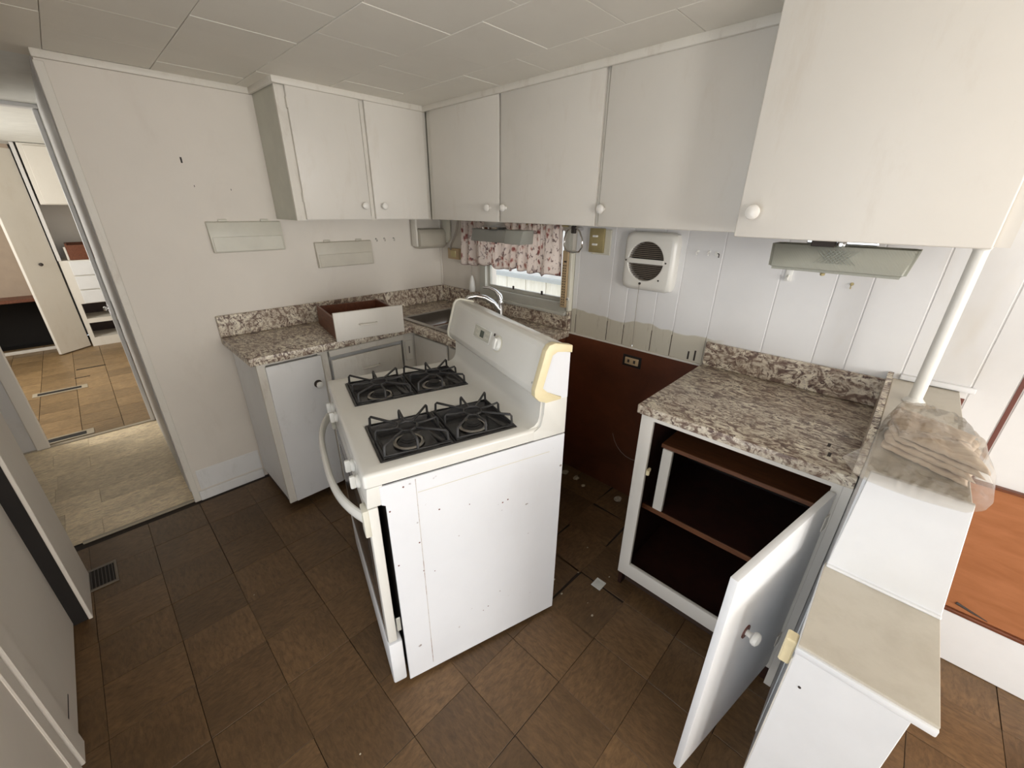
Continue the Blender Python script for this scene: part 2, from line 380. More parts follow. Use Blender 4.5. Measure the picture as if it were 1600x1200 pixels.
struct('scratch', MB().tube([(1.72+0.14*math.cos(a), -0.0125, 0.42+0.17*math.sin(a)) for a in [PI*(1.1+0.08*k) for k in range(9)]], 0.0012, 5), M_cord, wb)
struct('trim_8', MB().box(2.66, 2.845, -0.022, -0.007, 1.034, 1.052, 0.004, 2), M_clean)
struct('wall_patch', MB().box(2.812, 2.83, -0.0085, -0.006, 0.93, 1.01), M_red, wb)
struct('wainscot_panel', MB().box(2.83, 7.18, -0.022, -0.0, 0.232, 0.742, 0.002), M_wains, wb)
struct('wainscot_lip', MB().box(2.83, 7.18, -0.034, -0.0, 0.218, 0.232, 0.003), M_wood, wb)
struct('wainscot_cap', MB().box(2.83, 7.18, -0.026, -0.0, 0.738, 0.748, 0.002), M_wood, wb)
struct('burn_mark', MB().tube([(3.045, -0.0222, 0.262), (3.06, -0.0222, 0.258), (3.09, -0.0222, 0.250), (3.13, -0.0222, 0.240)], [0.006, 0.005, 0.004, 0.0015], 6), M_hole, wb)
struct('baseboard_back', MB().box(2.83, 7.18, -0.03, 0.0, 0.0, 0.218, 0.004), M_clean)
# ---- foreground wall, pieces of door and casing
wf = struct('wall_front', MB().grid([0.155, 1.82, 2.68, 4.35, 5.85, 7.3], [0, 0.02, 0.88, 1.88, 2.0, CZ+0.01], lambda i, j: not ((i == 3 and j == 2) or (i == 1 and 1 <= j <= 3)), YF-0.16, YF-0.07, 'xzy'), M_wall)
YD = -2.335
struct('trim_9', MB().box(0.255, 0.565, -2.292, -2.28, 0.0, 2.06, 0.002), M_wall)
struct('painted_gap_shade', MB().box(0.27, 0.560, YD-0.02, -2.2925, 0.0, 2.06), M_dark, wf)  # solid black block standing in for the shade inside the gap
struct('painted_closet_shade', MB().box(0.15, 0.53, YF-0.09, YD-0.012, 0.0, 2.06), M_dark, wf)  # black backing, darkness of the closet opening put into its colour
d1 = obj('door_1', MB().box(0.515, 1.118, YD-0.02, YD, 0.01, 2.03, 0.002), M_wall); d1['kind'] = 'structure'
struct('crack', MB().box(0.99, 1.11, YD-0.001, YD+0.001, 0.085, 0.09), M_hole, d1)
struct('trim_10', MB().box(1.122, 1.205, YD-0.02, YD+0.010, 0.0, 2.06, 0.003), M_wall)
struct('door_crack', MB().box(1.2055, 1.2165, YD-0.02, YD-0.001, 0.0, 2.06), M_dark, wf)
struct('trim_11', MB().box(1.217, 1.27, YD-0.02, YD+0.005, 0.0, 2.06, 0.003), M_wall)
struct('wall_front.001', MB().grid([1.27, 1.82, 2.68, 4.35], [0.0, 0.02, 2.0, CZ], lambda i, j: not (i == 1 and j == 1), YF-0.07, YD, 'xzy'), M_wall)
struct('window_frame', MB().grid([4.30, 4.35, 5.85, 5.90], [0.83, 0.88, 1.88, 1.93], lambda i, j: not (i == 1 and j == 1), YF-0.08, YF-0.03, 'xzy'), M_clean, wf)
wr = struct('wall_right', MB().grid([YF-0.1, -2.0, -0.3, 0.06], [0, 0.7, 1.9, CZ+0.01], lambda i, j: not (i == 1 and j == 1), 7.18, 7.26, 'yzx'), M_wall)
# ---- corridor + bedroom walls
struct('wall_corridor', MB().box(-1.42, -0.13, -1.83, -1.75, 0, CZ), M_wallg)
struct('wall_corridor.001', MB().box(-1.42, 0.155, -3.0, -2.92, 0, CZ), M_wallg)
struct('wall_corridor.002', MB().box(0.155, 0.235, -3.0, YF-0.05, 0, CZ), M_wall)
struct('door_casing', MB().box(-1.445, -1.385, -1.858, -1.832, 0, CZ-0.02, 0.008, 3), M_clean)['kind'] = 'structure'
struct('wall_bedroom_side', MB().box(-1.46, -1.40, -3.5, -2.41, 0, CZ+0.03), M_wallg)
struct('wall_bedroom_side.001', MB().box(-1.46, -1.42, -1.82, -0.9, 0, CZ+0.03), M_wallg)
struct('door_casing.001', MB().box(-1.40, -1.385, -2.47, -2.405, 0, CZ-0.02, 0.004), M_wall)['kind'] = 'structure'
struct('wall_bedroom_far', MB().box(-4.98, -4.9, -3.5, -0.9, 0, CZ+0.03), M_wallg)
struct('wall_bedroom_right', MB().box(-4.9, -1.46, -0.98, -0.9, 0, CZ+0.03), M_wall)
struct('wall_bedroom_left', MB().grid([-4.9, -3.25, -2.15, -1.46], [0, 0.95, 1.85, CZ+0.03], lambda i, j: not (i == 1 and j == 1), -3.5, -3.44, 'xzy'), M_wall)
k = thing('latch_knob', 'small shiny latch knob on the white casing of the corridor doorway', 'knob', (-1.34, -1.86, 0.9))
obj('knob_head', MB().lathe([(0, 0.03), (0.012, 0.028), (0.016, 0.02), (0.012, 0.012), (0.006, 0.008), (0.006, 0)], (-1.335, -1.855, 0.905), (0, -1, 0)), M_chrome, k)
obj('latch_plate', MB().box(-1.365, -1.352, -1.862, -1.852, 0.86, 0.93, 0.002), M_chrome, k)
# ---- window 1
wn = struct('window_1', MB().grid([0.455, WX0+0.012, WX1-0.012, 1.20], [1.0, WZ0+0.035, WZ1-0.03, 1.54], lambda i, j: not (i == 1 and j == 1), -0.026, 0.03, 'xzy', 0.003), M_alum)
struct('window_sash', MB().grid([WX0+0.012, WX0+0.034, WX1-0.034, WX1-0.012], [WZ0+0.035, WZ0+0.06, WZ1-0.06, WZ1-0.03], lambda i, j: not (i == 1 and j == 1), 0.0, 0.02, 'xzy', 0.002), M_alum, wn)
struct('window_sill', MB().box(0.455, 1.20, -0.045, 0.0, 1.0, 1.02, 0.004, 2), M_alum, wn)
gm, gnt, gbs = newmat('window_glass')
gbs.inputs['Base Color'].default_value = (1, 1, 1, 1); gbs.inputs['Transmission Weight'].default_value = 1; gbs.inputs['Roughness'].default_value = 0.02; gbs.inputs['IOR'].default_value = 1.05
struct('window_pane', MB().box(WX0+0.03, WX1-0.03, 0.008, 0.012, WZ0+0.055, WZ1-0.055), gm, wn)
for x in (0.76, 1.00): struct('window_clip', MB().box(x-0.006, x+0.006, -0.012, -0.004, WZ0+0.056, WZ0+0.078, 0.001), M_hole, wn)
# neighbouring pale siding seen through the window
sd = struct('wall_outside', MB().box(-1.2, 3.2, 0.95, 1.0, -0.5, 1.42), plain('siding_backing', (0.86, 0.86, 0.84), 0.8))
M_siding = wood('pale_siding', (0.74, 0.70, 0.58), (0.86, 0.83, 0.74), (9, 9, 1.2), 0.7, 3)
for i in range(18):
    x = -1.2+0.244*i
    struct('siding_board', MB().box(x, x+0.240, 0.93, 0.951, -0.5, 0.975, 0.003), M_siding, sd)
struct('siding_cap', MB().box(-1.2, 3.2, 0.90, 1.0, 0.975, 1.01, 0.004), plain('grey_cap', (0.45, 0.47, 0.46), 0.6), sd)

# ================================================================== CABINETS
KN = [(0.0085, 0), (0.0075, 0.008), (0.009, 0.013), (0.0165, 0.018), (0.0185, 0.024), (0.0165, 0.030), (0.009, 0.034), (0, 0.035)]
def knob(parent, p, ax, mat=M_knob, name='knob', s=1.0):
    return obj(name, MB().lathe([(r*s, h*s) for r, h in KN], p, ax), mat, parent)
ZB, ZT = 1.502, 2.068
# upper cabinet, left wall
uc = thing('wall_cabinet', 'white two-door upper cabinet on the left wall, its side panel showing', 'cabinet', (0, -0.7, ZB))
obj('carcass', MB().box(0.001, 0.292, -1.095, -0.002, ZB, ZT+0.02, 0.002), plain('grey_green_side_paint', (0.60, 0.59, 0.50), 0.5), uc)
obj('face_frame', MB().grid([-1.097, -1.052, -0.695, -0.67, -0.325, -0.29], [ZB, ZB+0.02, ZT-0.012, ZT+0.02], lambda i, j: not (i in (1, 3) and j == 1), 0.292, 0.306, 'yzx'), M_trim, uc)
for (a, b, ky, lab) in ((-1.055, -0.705, -0.743, None), (-0.676, -0.322, -0.627, None)):
    d = obj('door', MB().box(0.307, 0.3235, a, b, ZB+0.004, ZT+0.006, 0.003, 2), M_cab, uc)
    knob(d, (0.3235, ky, 1.574), (1, 0, 0))
for z in (1.585, 1.98): obj('hinge', MB().box(0.306, 0.3245, -1.058, -1.053, z, z+0.045, 0.001), M_trim, uc)
# upper cabinets, back wall
def back_cab(label, x0, x1, doors, fx):
    t = thing('wall_cabinet', label, 'cabinet', ((x0+x1)/2, 0, ZB))
    obj('carcass', MB().box(x0, x1, -0.282, -0.008, ZB+0.0, ZT+0.02, 0.001), M_cab, t)
    obj('face_frame', MB().grid(fx, [ZB, ZB+0.02, ZT-0.012, ZT+0.02], lambda i, j: not (i % 2 == 1 and j == 1), -0.296, -0.282, 'xzy'), M_trim, t)
    for a, b, kx in doors:
        d = obj('door', MB().box(a, b, -0.313, -0.297, ZB+0.002, ZT+0.004, 0.003, 2), M_cab, t)
        knob(d, (kx, -0.313, 1.572), (0, -1, 0))
    return t
back_cab('white double-door upper cabinet on the back wall above the curtained window', 0.3255, 1.538, [(0.378, 0.938, 0.871), (0.952, 1.530, 0.99)], [0.3255, 0.385, 0.93, 0.96, 1.522, 1.538])
back_cab('white single-door upper cabinet above the round exhaust fan', 1.5395, 2.162, [(1.552, 2.150, 1.572)], [1.5395, 1.56, 2.14, 2.162])
# deep cabinet at right
t = thing('wall_cabinet', 'large deep white upper cabinet nearest the camera, held up by the thin post', 'cabinet', (2.45, -0.25, ZB))
obj('carcass', MB().box(2.168, 2.728, -0.468, -0.009, ZB, CZ-0.002, 0.002), M_cab, t)
obj('face_frame', MB().grid([2.166, 2.20, 2.68, 2.730], [ZB, ZB+0.025, CZ-0.03, CZ-0.002], lambda i, j: not (i == 1 and j == 1), -0.482, -0.468, 'xzy'), M_cab, t)
d = obj('door', MB().box(2.163, 2.703, -0.502, -0.483, ZB-0.004, CZ-0.012, 0.004, 3), M_cab, t)
knob(d, (2.208, -0.502, 1.568), (0, -1, 0), s=1.1)

# base cabinet left run
CT = 0.914
t = thing('base_cabinet', 'white base cabinet along the left wall with one tall door and a drawer bank', 'cabinet', (0.23, -1.05, 0))
obj('carcass', MB().box(0.013, 0.425, -1.462, -0.578, 0.06, 0.872, 0.002), M_dirtyw, t)
obj('toe_kick', MB().box(0.013, 0.40, -1.45, -0.60, 0.0, 0.06), M_toe, t)
obj('face_frame', MB().grid([-1.464, -1.425, -1.175, -1.125, -0.665, -0.60], [0.045, 0.08, 0.855, 0.874], lambda i, j: not (i in (1, 3) and j == 1), 0.442, 0.458, 'yzx'), M_trim, t)
obj('side_edge', MB().box(0.42, 0.443, -1.463, -1.447, 0.06, 0.872), M_dirtyw, t)
obj('side_edge', MB().box(0.42, 0.459, -0.602, -0.578, 0.06, 0.872), M_trim, t)
d = obj('door', MB().box(0.459, 0.475, -1.430, -1.165, 0.052, 0.850, 0.003, 2), M_dirtyw, t)
obj('knob_backplate', MB().lathe([(0, 0), (0.021, 0), (0.021, 0.003), (0, 0.004)], (0.475, -1.205, 0.70), (1, 0, 0)), M_hole, d)
knob(d, (0.478, -1.205, 0.70), (1, 0, 0), M_plastw)
obj('rail', MB().box(0.459, 0.472, -1.118, -0.665, 0.826, 0.862, 0.003), M_trim, t)
for z0, z1 in ((0.635, 0.806), (0.44, 0.62), (0.25, 0.425), (0.07, 0.235)):
    dr = obj('drawer_front', MB().box(0.459, 0.474, -1.112, -0.688, z0, z1, 0.003, 2), M_trim, t)
    zc = (z0+z1)/2
    obj('handle', MB().tube([(0.474, -0.955, zc), (0.492, -0.95, zc), (0.497, -0.90, zc), (0.492, -0.85, zc), (0.474, -0.845, zc)], 0.005, 8), M_trim, dr)
ps = obj('outlet_panel', MB().box(0.459, 0.470, -0.658, -0.606, 0.69, 0.815, 0.003), M_trim, t)
obj('slot', MB().box(0.469, 0.471, -0.636, -0.630, 0.735, 0.78), M_hole, ps)
# sink base
t = thing('base_cabinet', 'sink base cabinet below the window, mostly hidden by the stove', 'cabinet', (0.85, -0.3, 0))
obj('carcass', MB().grid([0.459, 0.475, 1.185, 1.20], [-0.565, -0.55, -0.02, -0.013], lambda i, j: not (i == 1 and j == 1), 0.06, 0.872, 'xyz'), M_wood, t)
obj('toe_kick', MB().box(0.46, 1.18, -0.52, -0.50, 0.0, 0.06), M_toe, t)
obj('face_frame', MB().grid([0.461, 0.50, 0.80, 0.835, 1.15, 1.20], [0.045, 0.08, 0.85, 0.874], lambda i, j: not (i in (1, 3) and j == 1), -0.58, -0.565, 'xzy'), M_trim, t)
for a, b in ((0.478, 0.80), (0.832, 1.165)):
    obj('door', MB().box(a, b, -0.597, -0.581, 0.06, 0.848, 0.003, 2), M_cab, t)
# countertop with backsplash (L)
ct = thing('countertop', 'brown speckled L-shaped laminate countertop running under the window', 'countertop', (0.25, -0.7, CT))
xs = [0.0, 0.30, 0.514, 0.965, 1.2245]; ys = [-1.495, -0.634, -0.565, -0.125, -0.001]
def solid(i, j):
    if j == 0: return i <= 1
    if j == 2: return i in (0, 3)
    return True
b = MB().grid([0.002]+xs[1:], ys, solid, 0.875, CT, 'xyz', 0.003)
for v in b.b.verts:
    if v.co.x > 0.50 and v.co.x < 0.52 and v.co.y < -1.48: v.co.x -= 0.016
obj('worktop', b, M_gran, ct)
obj('backsplash', MB().box(0.002, 0.022, -1.495, -0.02, CT, 1.028, 0.003), M_gran, ct)
obj('backsplash', MB().box(0.002, 1.2245, -0.022, -0.0015, CT, 0.998, 0.003), M_gran, ct)
obj('backsplash_return', MB().box(0.022, 0.455, -0.021, -0.0015, 0.998, 1.028, 0.002), M_gran, ct)
obj('backsplash_return', MB().box(1.201, 1.2245, -0.021, -0.0015, 0.998, 1.028, 0.002), M_gran, ct)
# sink
t = thing('sink', 'stainless steel drop-in sink behind the stove', 'sink', (0.63, -0.34, CT))
sx0, sx1, sy0, sy1 = 0.305, 0.96, -0.56, -0.13
obj('rim', MB().grid([sx0-0.018, sx0+0.015, 0.62, 0.645, sx1-0.015, sx1+0.015], [sy0-0.015, sy0+0.02, sy1-0.06, sy1+0.012], lambda i, j: not (i in (1, 3) and j == 1), CT+0.0005, CT+0.0045, 'xyz', 0.0015), M_steel, t)
for a, c_ in ((sx0+0.015, 0.62), (0.645, sx1-0.015)):
    b = MB(); y0, y1 = sy0+0.02, sy1-0.06
    top = [(a, y0), (c_, y0), (c_, y1), (a, y1)]; bot = [(a+0.02, y0+0.02), (c_-0.02, y0+0.02), (c_-0.02, y1-0.02), (a+0.02, y1-0.02)]
    tv = [b.b.verts.new((*p, CT+0.003)) for p in top]; bv = [b.b.verts.new((*p, CT-0.15)) for p in bot]
    for i in range(4): b.b.faces.new((tv[i], tv[(i+1) % 4], bv[(i+1) % 4], bv[i]))
    b.b.faces.new(bv)
    bo = obj('basin', b, M_steel, t); sm = bo.modifiers.new('thick', 'SOLIDIFY'); sm.thickness = 0.0015
    obj('drain', MB().lathe([(0, 0.004), (0.02, 0.004), (0.034, 0.003), (0.036, 0), (0, 0)], ((a+c_)/2, (y0+y1)/2, CT-0.149), (0, 0, 1)), M_chrome, bo)
t = thing('faucet', 'chrome single-lever kitchen faucet standing between sink and window', 'faucet', (0.765, -0.13, CT+0.005))
fx, fy = 0.765, -0.13
obj('base', MB().lathe([(0, 0), (0.03, 0), (0.03, 0.006), (0.024, 0.012), (0.022, 0.10), (0.022, 0.118), (0.018, 0.130), (0, 0.134)], (fx, fy, CT+0.0045), (0, 0, 1)), M_chrome, t)
obj('spout', MB().tube([(fx, fy-0.01, 0.980), (fx-0.018, fy-0.04, 1.025), (fx-0.045, fy-0.09, 1.060), (fx-0.072, fy-0.14, 1.074), (fx-0.095, fy-0.18, 1.068), (fx-0.104, fy-0.20, 1.048)], [0.019, 0.018, 0.016, 0.015, 0.014, 0.012], 14), M_chrome, t)
obj('lever', MB().tube([(fx, fy, 1.045), (fx-0.004, fy-0.006, 1.070), (fx-0.02, fy-0.025, 1.098), (fx-0.045, fy-0.052, 1.116), (fx-0.072, fy-0.08, 1.120)], [0.021, 0.018, 0.010, 0.008, 0.007], 12), M_chrome, t)

# right base cabinet with open door
X0, X1, Y0 = 2.012, 2.618, -0.612
t = thing('base_cabinet', 'white-framed base cabinet under the right counter with its door wide open', 'cabinet', (2.31, -0.3, 0))
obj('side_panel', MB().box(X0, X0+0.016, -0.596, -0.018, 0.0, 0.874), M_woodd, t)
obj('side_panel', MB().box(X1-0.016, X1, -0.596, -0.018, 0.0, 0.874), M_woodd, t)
obj('back_panel', MB().box(X0+0.016, X1-0.016, -0.03, -0.019, 0.02, 0.874), M_dark, t)  # near-black material in place of shade at the cabinet back
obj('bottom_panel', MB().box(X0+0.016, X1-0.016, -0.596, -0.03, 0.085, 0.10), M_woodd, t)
obj('face_frame', MB().grid([X0, 2.060, 2.596, X1+0.002], [0.082, 0.150, 0.858, 0.878], lambda i, j: not (i == 1 and j == 1), -0.612, -0.596, 'xzy', 0.001), M_cab, t)
obj('filler_strip', MB().box(X1+0.002, 2.642, -0.610, -0.596, 0.0, 0.876, 0.001), M_cab, t)
obj('toe_kick', MB().box(X0, X1, -0.56, -0.545, 0.0, 0.082), M_toe, t)
obj('shelf', MB().box(X0+0.016, X1-0.016, -0.50, -0.03, 0.385, 0.405, 0.001), M_woodd, t)  # shade painted into the board; the front edge keeps the lit wood colour
obj('shelf_edge', MB().box(X0+0.016, X1-0.016, -0.506, -0.50, 0.383, 0.406, 0.001), M_shelf, t)
obj('drawer_runner_board', MB().box(X0+0.05, X1-0.016, -0.50, -0.25, 0.700, 0.718, 0.002), M_shelf, t)
obj('support_stick', MB().box(2.072, 2.112, -0.505, -0.487, 0.405, 0.700, 0.002), M_trim, t)
cat_ = obj('catch', MB().box(2.058, 2.068, -0.60, -0.575, 0.625, 0.640, 0.002), M_yellow, t)
obj('catch_roller', MB().lathe([(0, 0), (0.007, 0), (0.007, 0.02), (0, 0.02)], (2.070, -0.608, 0.627), (0, 0, 1), 10), M_yellow, t)
# door: hinge at right, swung towards the camera
hx, hy = 2.612, -0.622; ex, ey = 2.512, -1.135
dirv = Vector((ex-hx, ey-hy, 0)); LD = dirv.length; dirv.normalize(); nv = Vector((-dirv.y, dirv.x, 0))  # nv -> +x side
MD = Matrix((dirv, nv, Vector((0, 0, 1)))).transposed().to_4x4(); MD.translation = Vector((hx, hy, 0))
d = obj('door', MB().box(0, LD, -0.018, 0.0, 0.115, 0.848, 0.0025, 2, M=MD), M_clean, t)
kp = MD @ Vector((LD-0.155, 0.0, 0.575))
kp = MD @ Vector((0.365, 0.0, 0.57))
obj('knob_backplate', MB().lathe([(0, 0), (0.020, 0), (0.020, 0.0025), (0, 0.003)], kp, nv), M_red, d)
knob(d, kp+nv*0.002, nv, M_plastw)
for z in (0.22, 0.72): obj('hinge', MB().box(-0.012, 0.02, 0.0, 0.003, z, z+0.05, 0.001, M=MD), M_trim, d)
# right counter
t = thing('countertop', 'brown speckled laminate countertop on the open right-hand cabinet', 'countertop', (2.3, -0.3, CT))
obj('worktop', MB().box(1.998, 2.641, -0.628, -0.008, 0.878, CT, 0.004, 2), M_gran, t)
obj('backsplash', MB().box(2.0, 2.641, -0.027, -0.0075, CT, 1.022, 0.003), M_gran, t)
obj('side_splash', MB().prism([(-0.027, CT), (-0.60, CT), (-0.60, 0.96), (-0.52, 1.03), (-0.027, 1.045), (-0.012, 1.052), (-0.012, CT)], 'x', 2.626, 2.642, 0.001), M_gran, t)
for x, y, l in ((2.555, -0.47, 0.011), (2.565, -0.535, 0.013)):
    obj('burn_mark', MB().box(x-0.004, x+0.004, y-l, y+l, CT-0.0005, CT+0.0012), M_hole, t)

# half wall (peninsula)
hw = struct('wall_divider', MB().box(2.6435, 2.806, -0.795, -0.008, 0, 1.012), M_clean)
struct('ledge_cap', MB().box(2.643, 2.812, -0.80, -0.008, 1.012, 1.031, 0.002), M_ledge, hw)
struct('end_board', MB().hexa([(2.643, -0.806, 0.747), (2.853, -0.806, 0.747), (2.853, -0.796, 0.747), (2.643, -0.796, 0.747),
      (2.650, -0.806, 1.034), (2.814, -0.806, 1.034), (2.814, -0.796, 1.034), (2.650, -0.796, 1.034)], 0.0015), M_clean, hw)
struct('caulk_strip', MB().box(2.643, 2.853, -0.815, -0.804, 0.745, 0.752, 0.002), M_clean, hw)
struct('low_wall', MB().box(2.646, 2.815, -1.092, -0.795, 0, 0.722), M_clean, hw)
struct('end_panel', MB().box(2.640, 2.821, -1.101, -1.092, 0, 0.722, 0.0015), M_clean, hw)
struct('shelf_cap', MB().box(2.640, 2.852, -1.098, -0.797, 0.738, 0.7455, 0.001), M_ledge, hw)
struct('shelf_edging', MB().box(2.638, 2.853, -1.1035, -0.797, 0.722, 0.7395, 0.003, 2), M_clean, hw)
struct('panel_edge', MB().box(2.638, 2.647, -1.10, -1.09, 0, 0.70, 0.001), M_trim, hw)
struct('nail_hole', MB().lathe([(0, 0), (0.003, 0), (0.003, 0.0015), (0, 0.0015)], (2.668, -1.101, 0.64), (0, -1, 0), 8), M_hole, hw)
b = MB().box(2.617, 2.6375, -1.093, -1.062, 0.668, 0.738, 0.003)
c = tag(obj('door_catch', b, M_yellow), 'cream plastic door catch on the left edge of the low wall end', 'catch')
t = thing('support_post', 'thin cream metal post standing on the ledge under the deep upper cabinet', 'post', (2.705, -0.231, 1.031))
obj('pole', MB().tube([(2.705, -0.231, 1.033), (2.705, -0.231, 1.5)], 0.0165, 20), M_plastw, t)
obj('flange', MB().lathe([(0, 0), (0.028, 0), (0.028, 0.003), (0.021, 0.010), (0.0165, 0.016)], (2.705, -0.231, 1.0315), (0, 0, 1), 24), M_plastw, t)
obj('flange', MB().lathe([(0, 0), (0.026, 0), (0.026, 0.004), (0.020, 0.012), (0.0165, 0.02)], (2.705, -0.231, 1.5012), (0, 0, -1), 24), M_plastw, t)

# ================================================================== STOVE (local frame: x along front, y into depth)
sw = 0.7526
st = thing('gas_stove', 'white freestanding four-burner gas stove pulled out askew into the room', 'stove', (0.9739, -1.3334, 0), -math.radians(16.70))
def so(name, mb, mat, par=st, label=None, smooth=35): return obj(name, mb, mat, par, label, local=True, smooth=smooth)
so('body', MB().box(0.006, sw-0.006, 0.05, 0.655, 0.03, 0.865), M_dark)
so('side_panel', MB().prism([(0.048, 0.018), (0.661, 0.018), (0.661, 0.862), (0.57, 0.862), (0.035, 0.862), (0.035, 0.80), (0.048, 0.795)], 'x', sw-0.006, sw+0.001, 0.0012), M_side)
so('side_panel', MB().prism([(0.048, 0.018), (0.661, 0.018), (0.661, 0.862), (0.048, 0.862)], 'x', -0.001, 0.006, 0.0012), M_side)
# seam and stamped line on the right side panel
so('seam', MB().box(sw+0.0008, sw+0.0018, 0.135, 0.1368, 0.05, 0.855), dirty('rust_line', (0.62, 0.58, 0.53), (0.25, 0.12, 0.07), 0.9, 0.5, (30,30,12), 0.5, 0.6))
so('stamped_line', MB().box(sw+0.0008, sw+0.002, 0.14, 0.60, 0.806, 0.808), M_plast)
for (y, z, s_) in ((.20,.72,.003),(.13,.62,.003),(.135,.50,.003),(.30,.70,.002),(.42,.66,.003),(.44,.665,.003),(.17,.48,.002),(.06,.56,.003),(.36,.20,.0025),(.34,.19,.002),(.41,.25,.002),(.10,.84,.003),(.055,.77,.003)):
    so('rust_spot', MB().lathe([(0, 0), (s_, 0), (s_*0.6, 0.0005), (0, 0.0006)], (sw+0.001, y, z), (1, 0, 0), 7), plain('rust', (0.22, 0.10, 0.06), 0.7) if s_ > 9 else M_red)
# cooktop with two wells
WS = [0, 0.062, 0.300, 0.462, 0.702, sw]; WT = [-0.004, 0.058, 0.505, 0.565]
def cooktop():
    b = MB(); zt, zb, zw = 0.908, 0.868, 0.889
    b.grid(WS, WT, lambda i, j: not (i in (1, 3) and j == 1), zb, zt, 'xyz')
    bmesh.ops.recalc_face_normals(b.b, faces=b.b.faces[:])
    es = [e for e in b.b.edges if len(e.link_faces) == 2 and e.calc_face_angle(0) > 0.5 and all(abs(v.co.z-zt) < 1e-6 for v in e.verts) or
          (len(e.link_faces) == 2 and e.calc_face_angle(0) > 0.5 and abs(e.verts[0].co.z-e.verts[1].co.z) > 0.01)]
    bmesh.ops.bevel(b.b, geom=es, offset=0.011, segments=3, affect='EDGES', profile=0.5)
    return b
so('cooktop', cooktop(), M_enamel)
# rear riser cove + rear housing
prof = [(0.50, 0.907), (0.525, 0.9085), (0.543, 0.914), (0.555, 0.925), (0.562, 0.945), (0.566, 1.02), (0.575, 1.03), (0.655, 1.03), (0.655, 0.88), (0.50, 0.88)]
so('back_riser', MB().prism(prof, 'x', 0.012, sw-0.012), M_enamel)
cheek = [(0.535, 0.866), (0.535, 0.902), (0.551, 0.905), (0.561, 0.913), (0.567, 0.93), (0.570, 0.96), (0.573, 1.01), (0.661, 1.01), (0.661, 0.866)]
so('riser_cheek', MB().prism(cheek, 'x', sw-0.013, sw+0.0005, 0.002, 2), M_enamel)
so('riser_cheek', MB().prism(cheek, 'x', -0.0005, 0.013, 0.002, 2), M_enamel)
gp = [(0.552, 1.012), (0.536, 1.030), (0.535, 1.050), (0.570, 1.172), (0.580, 1.186), (0.598, 1.190), (0.661, 1.174), (0.661, 1.005), (0.575, 1.005)]
bg = so('backguard', MB().prism(gp, 'x', 0.010, sw-0.010, 0.003, 2), M_enamel)
so('guard_side', MB().prism([(0.552, 1.02), (0.59, 1.168), (0.661, 1.16), (0.661, 1.0), (0.565, 1.0)], 'x', sw-0.011, sw+0.0012, 0.001), M_side)
cap = [(0.547, 1.010), (0.531, 1.028), (0.530, 1.050), (0.565, 1.174), (0.577, 1.190), (0.598, 1.195), (0.665, 1.179), (0.665, 1.155), (0.608, 1.168), (0.588, 1.158), (0.557, 1.052), (0.575, 1.035), (0.634, 1.008), (0.632, 1.000), (0.575, 0.998)]
so('end_cap', MB().prism(cap, 'x', sw-0.018, sw+0.005, 0.002, 2), M_yellow, label='yellowed plastic end cap of the control panel')
so('end_cap', MB().prism(cap, 'x', -0.004, 0.008, 0.002, 2), M_plast)
# control keypad and oven knob on the sloped face
th = math.atan2(0.035, 0.122)
MG = Matrix.Translation((0, 0.535, 1.050)) @ Matrix.Rotation(-th, 4, 'X')   # local z runs up the slope
kp_ = so('keypad', MB().box(0.253, 0.400, -0.003, 0.002, 0.045, 0.098, 0.003, 2, M=MG), M_plastw, bg)
so('keypad_face', MB().box(0.262, 0.396, -0.0042, -0.0025, 0.050, 0.094, 0.002, M=MG), plain('keypad_grey', (0.58, 0.56, 0.47), 0.4), bg)
so('display', MB().box(0.318, 0.348, -0.0050, -0.004, 0.058, 0.084, 0.001, M=MG), M_lens, bg)
for cx_, cz_ in ((0.285, 0.082), (0.285, 0.064), (0.300, 0.082), (0.300, 0.064), (0.366, 0.082), (0.366, 0.064), (0.382, 0.082), (0.382, 0.064)):
    so('keypad_button', MB().box(cx_-0.005, cx_+0.005, -0.0050, -0.0038, cz_-0.004, cz_+0.004, 0.0008, M=MG), M_plast, bg)
kc = MG @ Vector((0.462, -0.001, 0.068)); kn_ = (MG.to_3x3() @ Vector((0, -1, 0)))
so('dial_ring', MB().lathe([(0.031, 0), (0.031, 0.0015), (0.026, 0.002), (0.026, 0)], kc, kn_, 28), M_plast, bg)
dk = so('oven_knob', MB().lathe([(0.026, 0), (0.026, 0.004), (0.023, 0.008), (0.021, 0.012), (0, 0.013)], kc, kn_, 28), M_plastw, bg)
so('knob_grip', MB().box(0.454, 0.470, -0.019, -0.008, 0.047, 0.089, 0.004, 2, M=MG), M_plastw, dk)
so('indicator_light', MB().box(0.424, 0.432, -0.0045, -0.002, 0.088, 0.098, 0.001, M=MG), M_hole, bg)
for x in (0.03, 0.725): so('screw', MB().lathe([(0, 0.002), (0.003, 0.0015), (0.004, 0)], MG @ Vector((x, 0, 0.015)), kn_, 10), M_alum, bg)
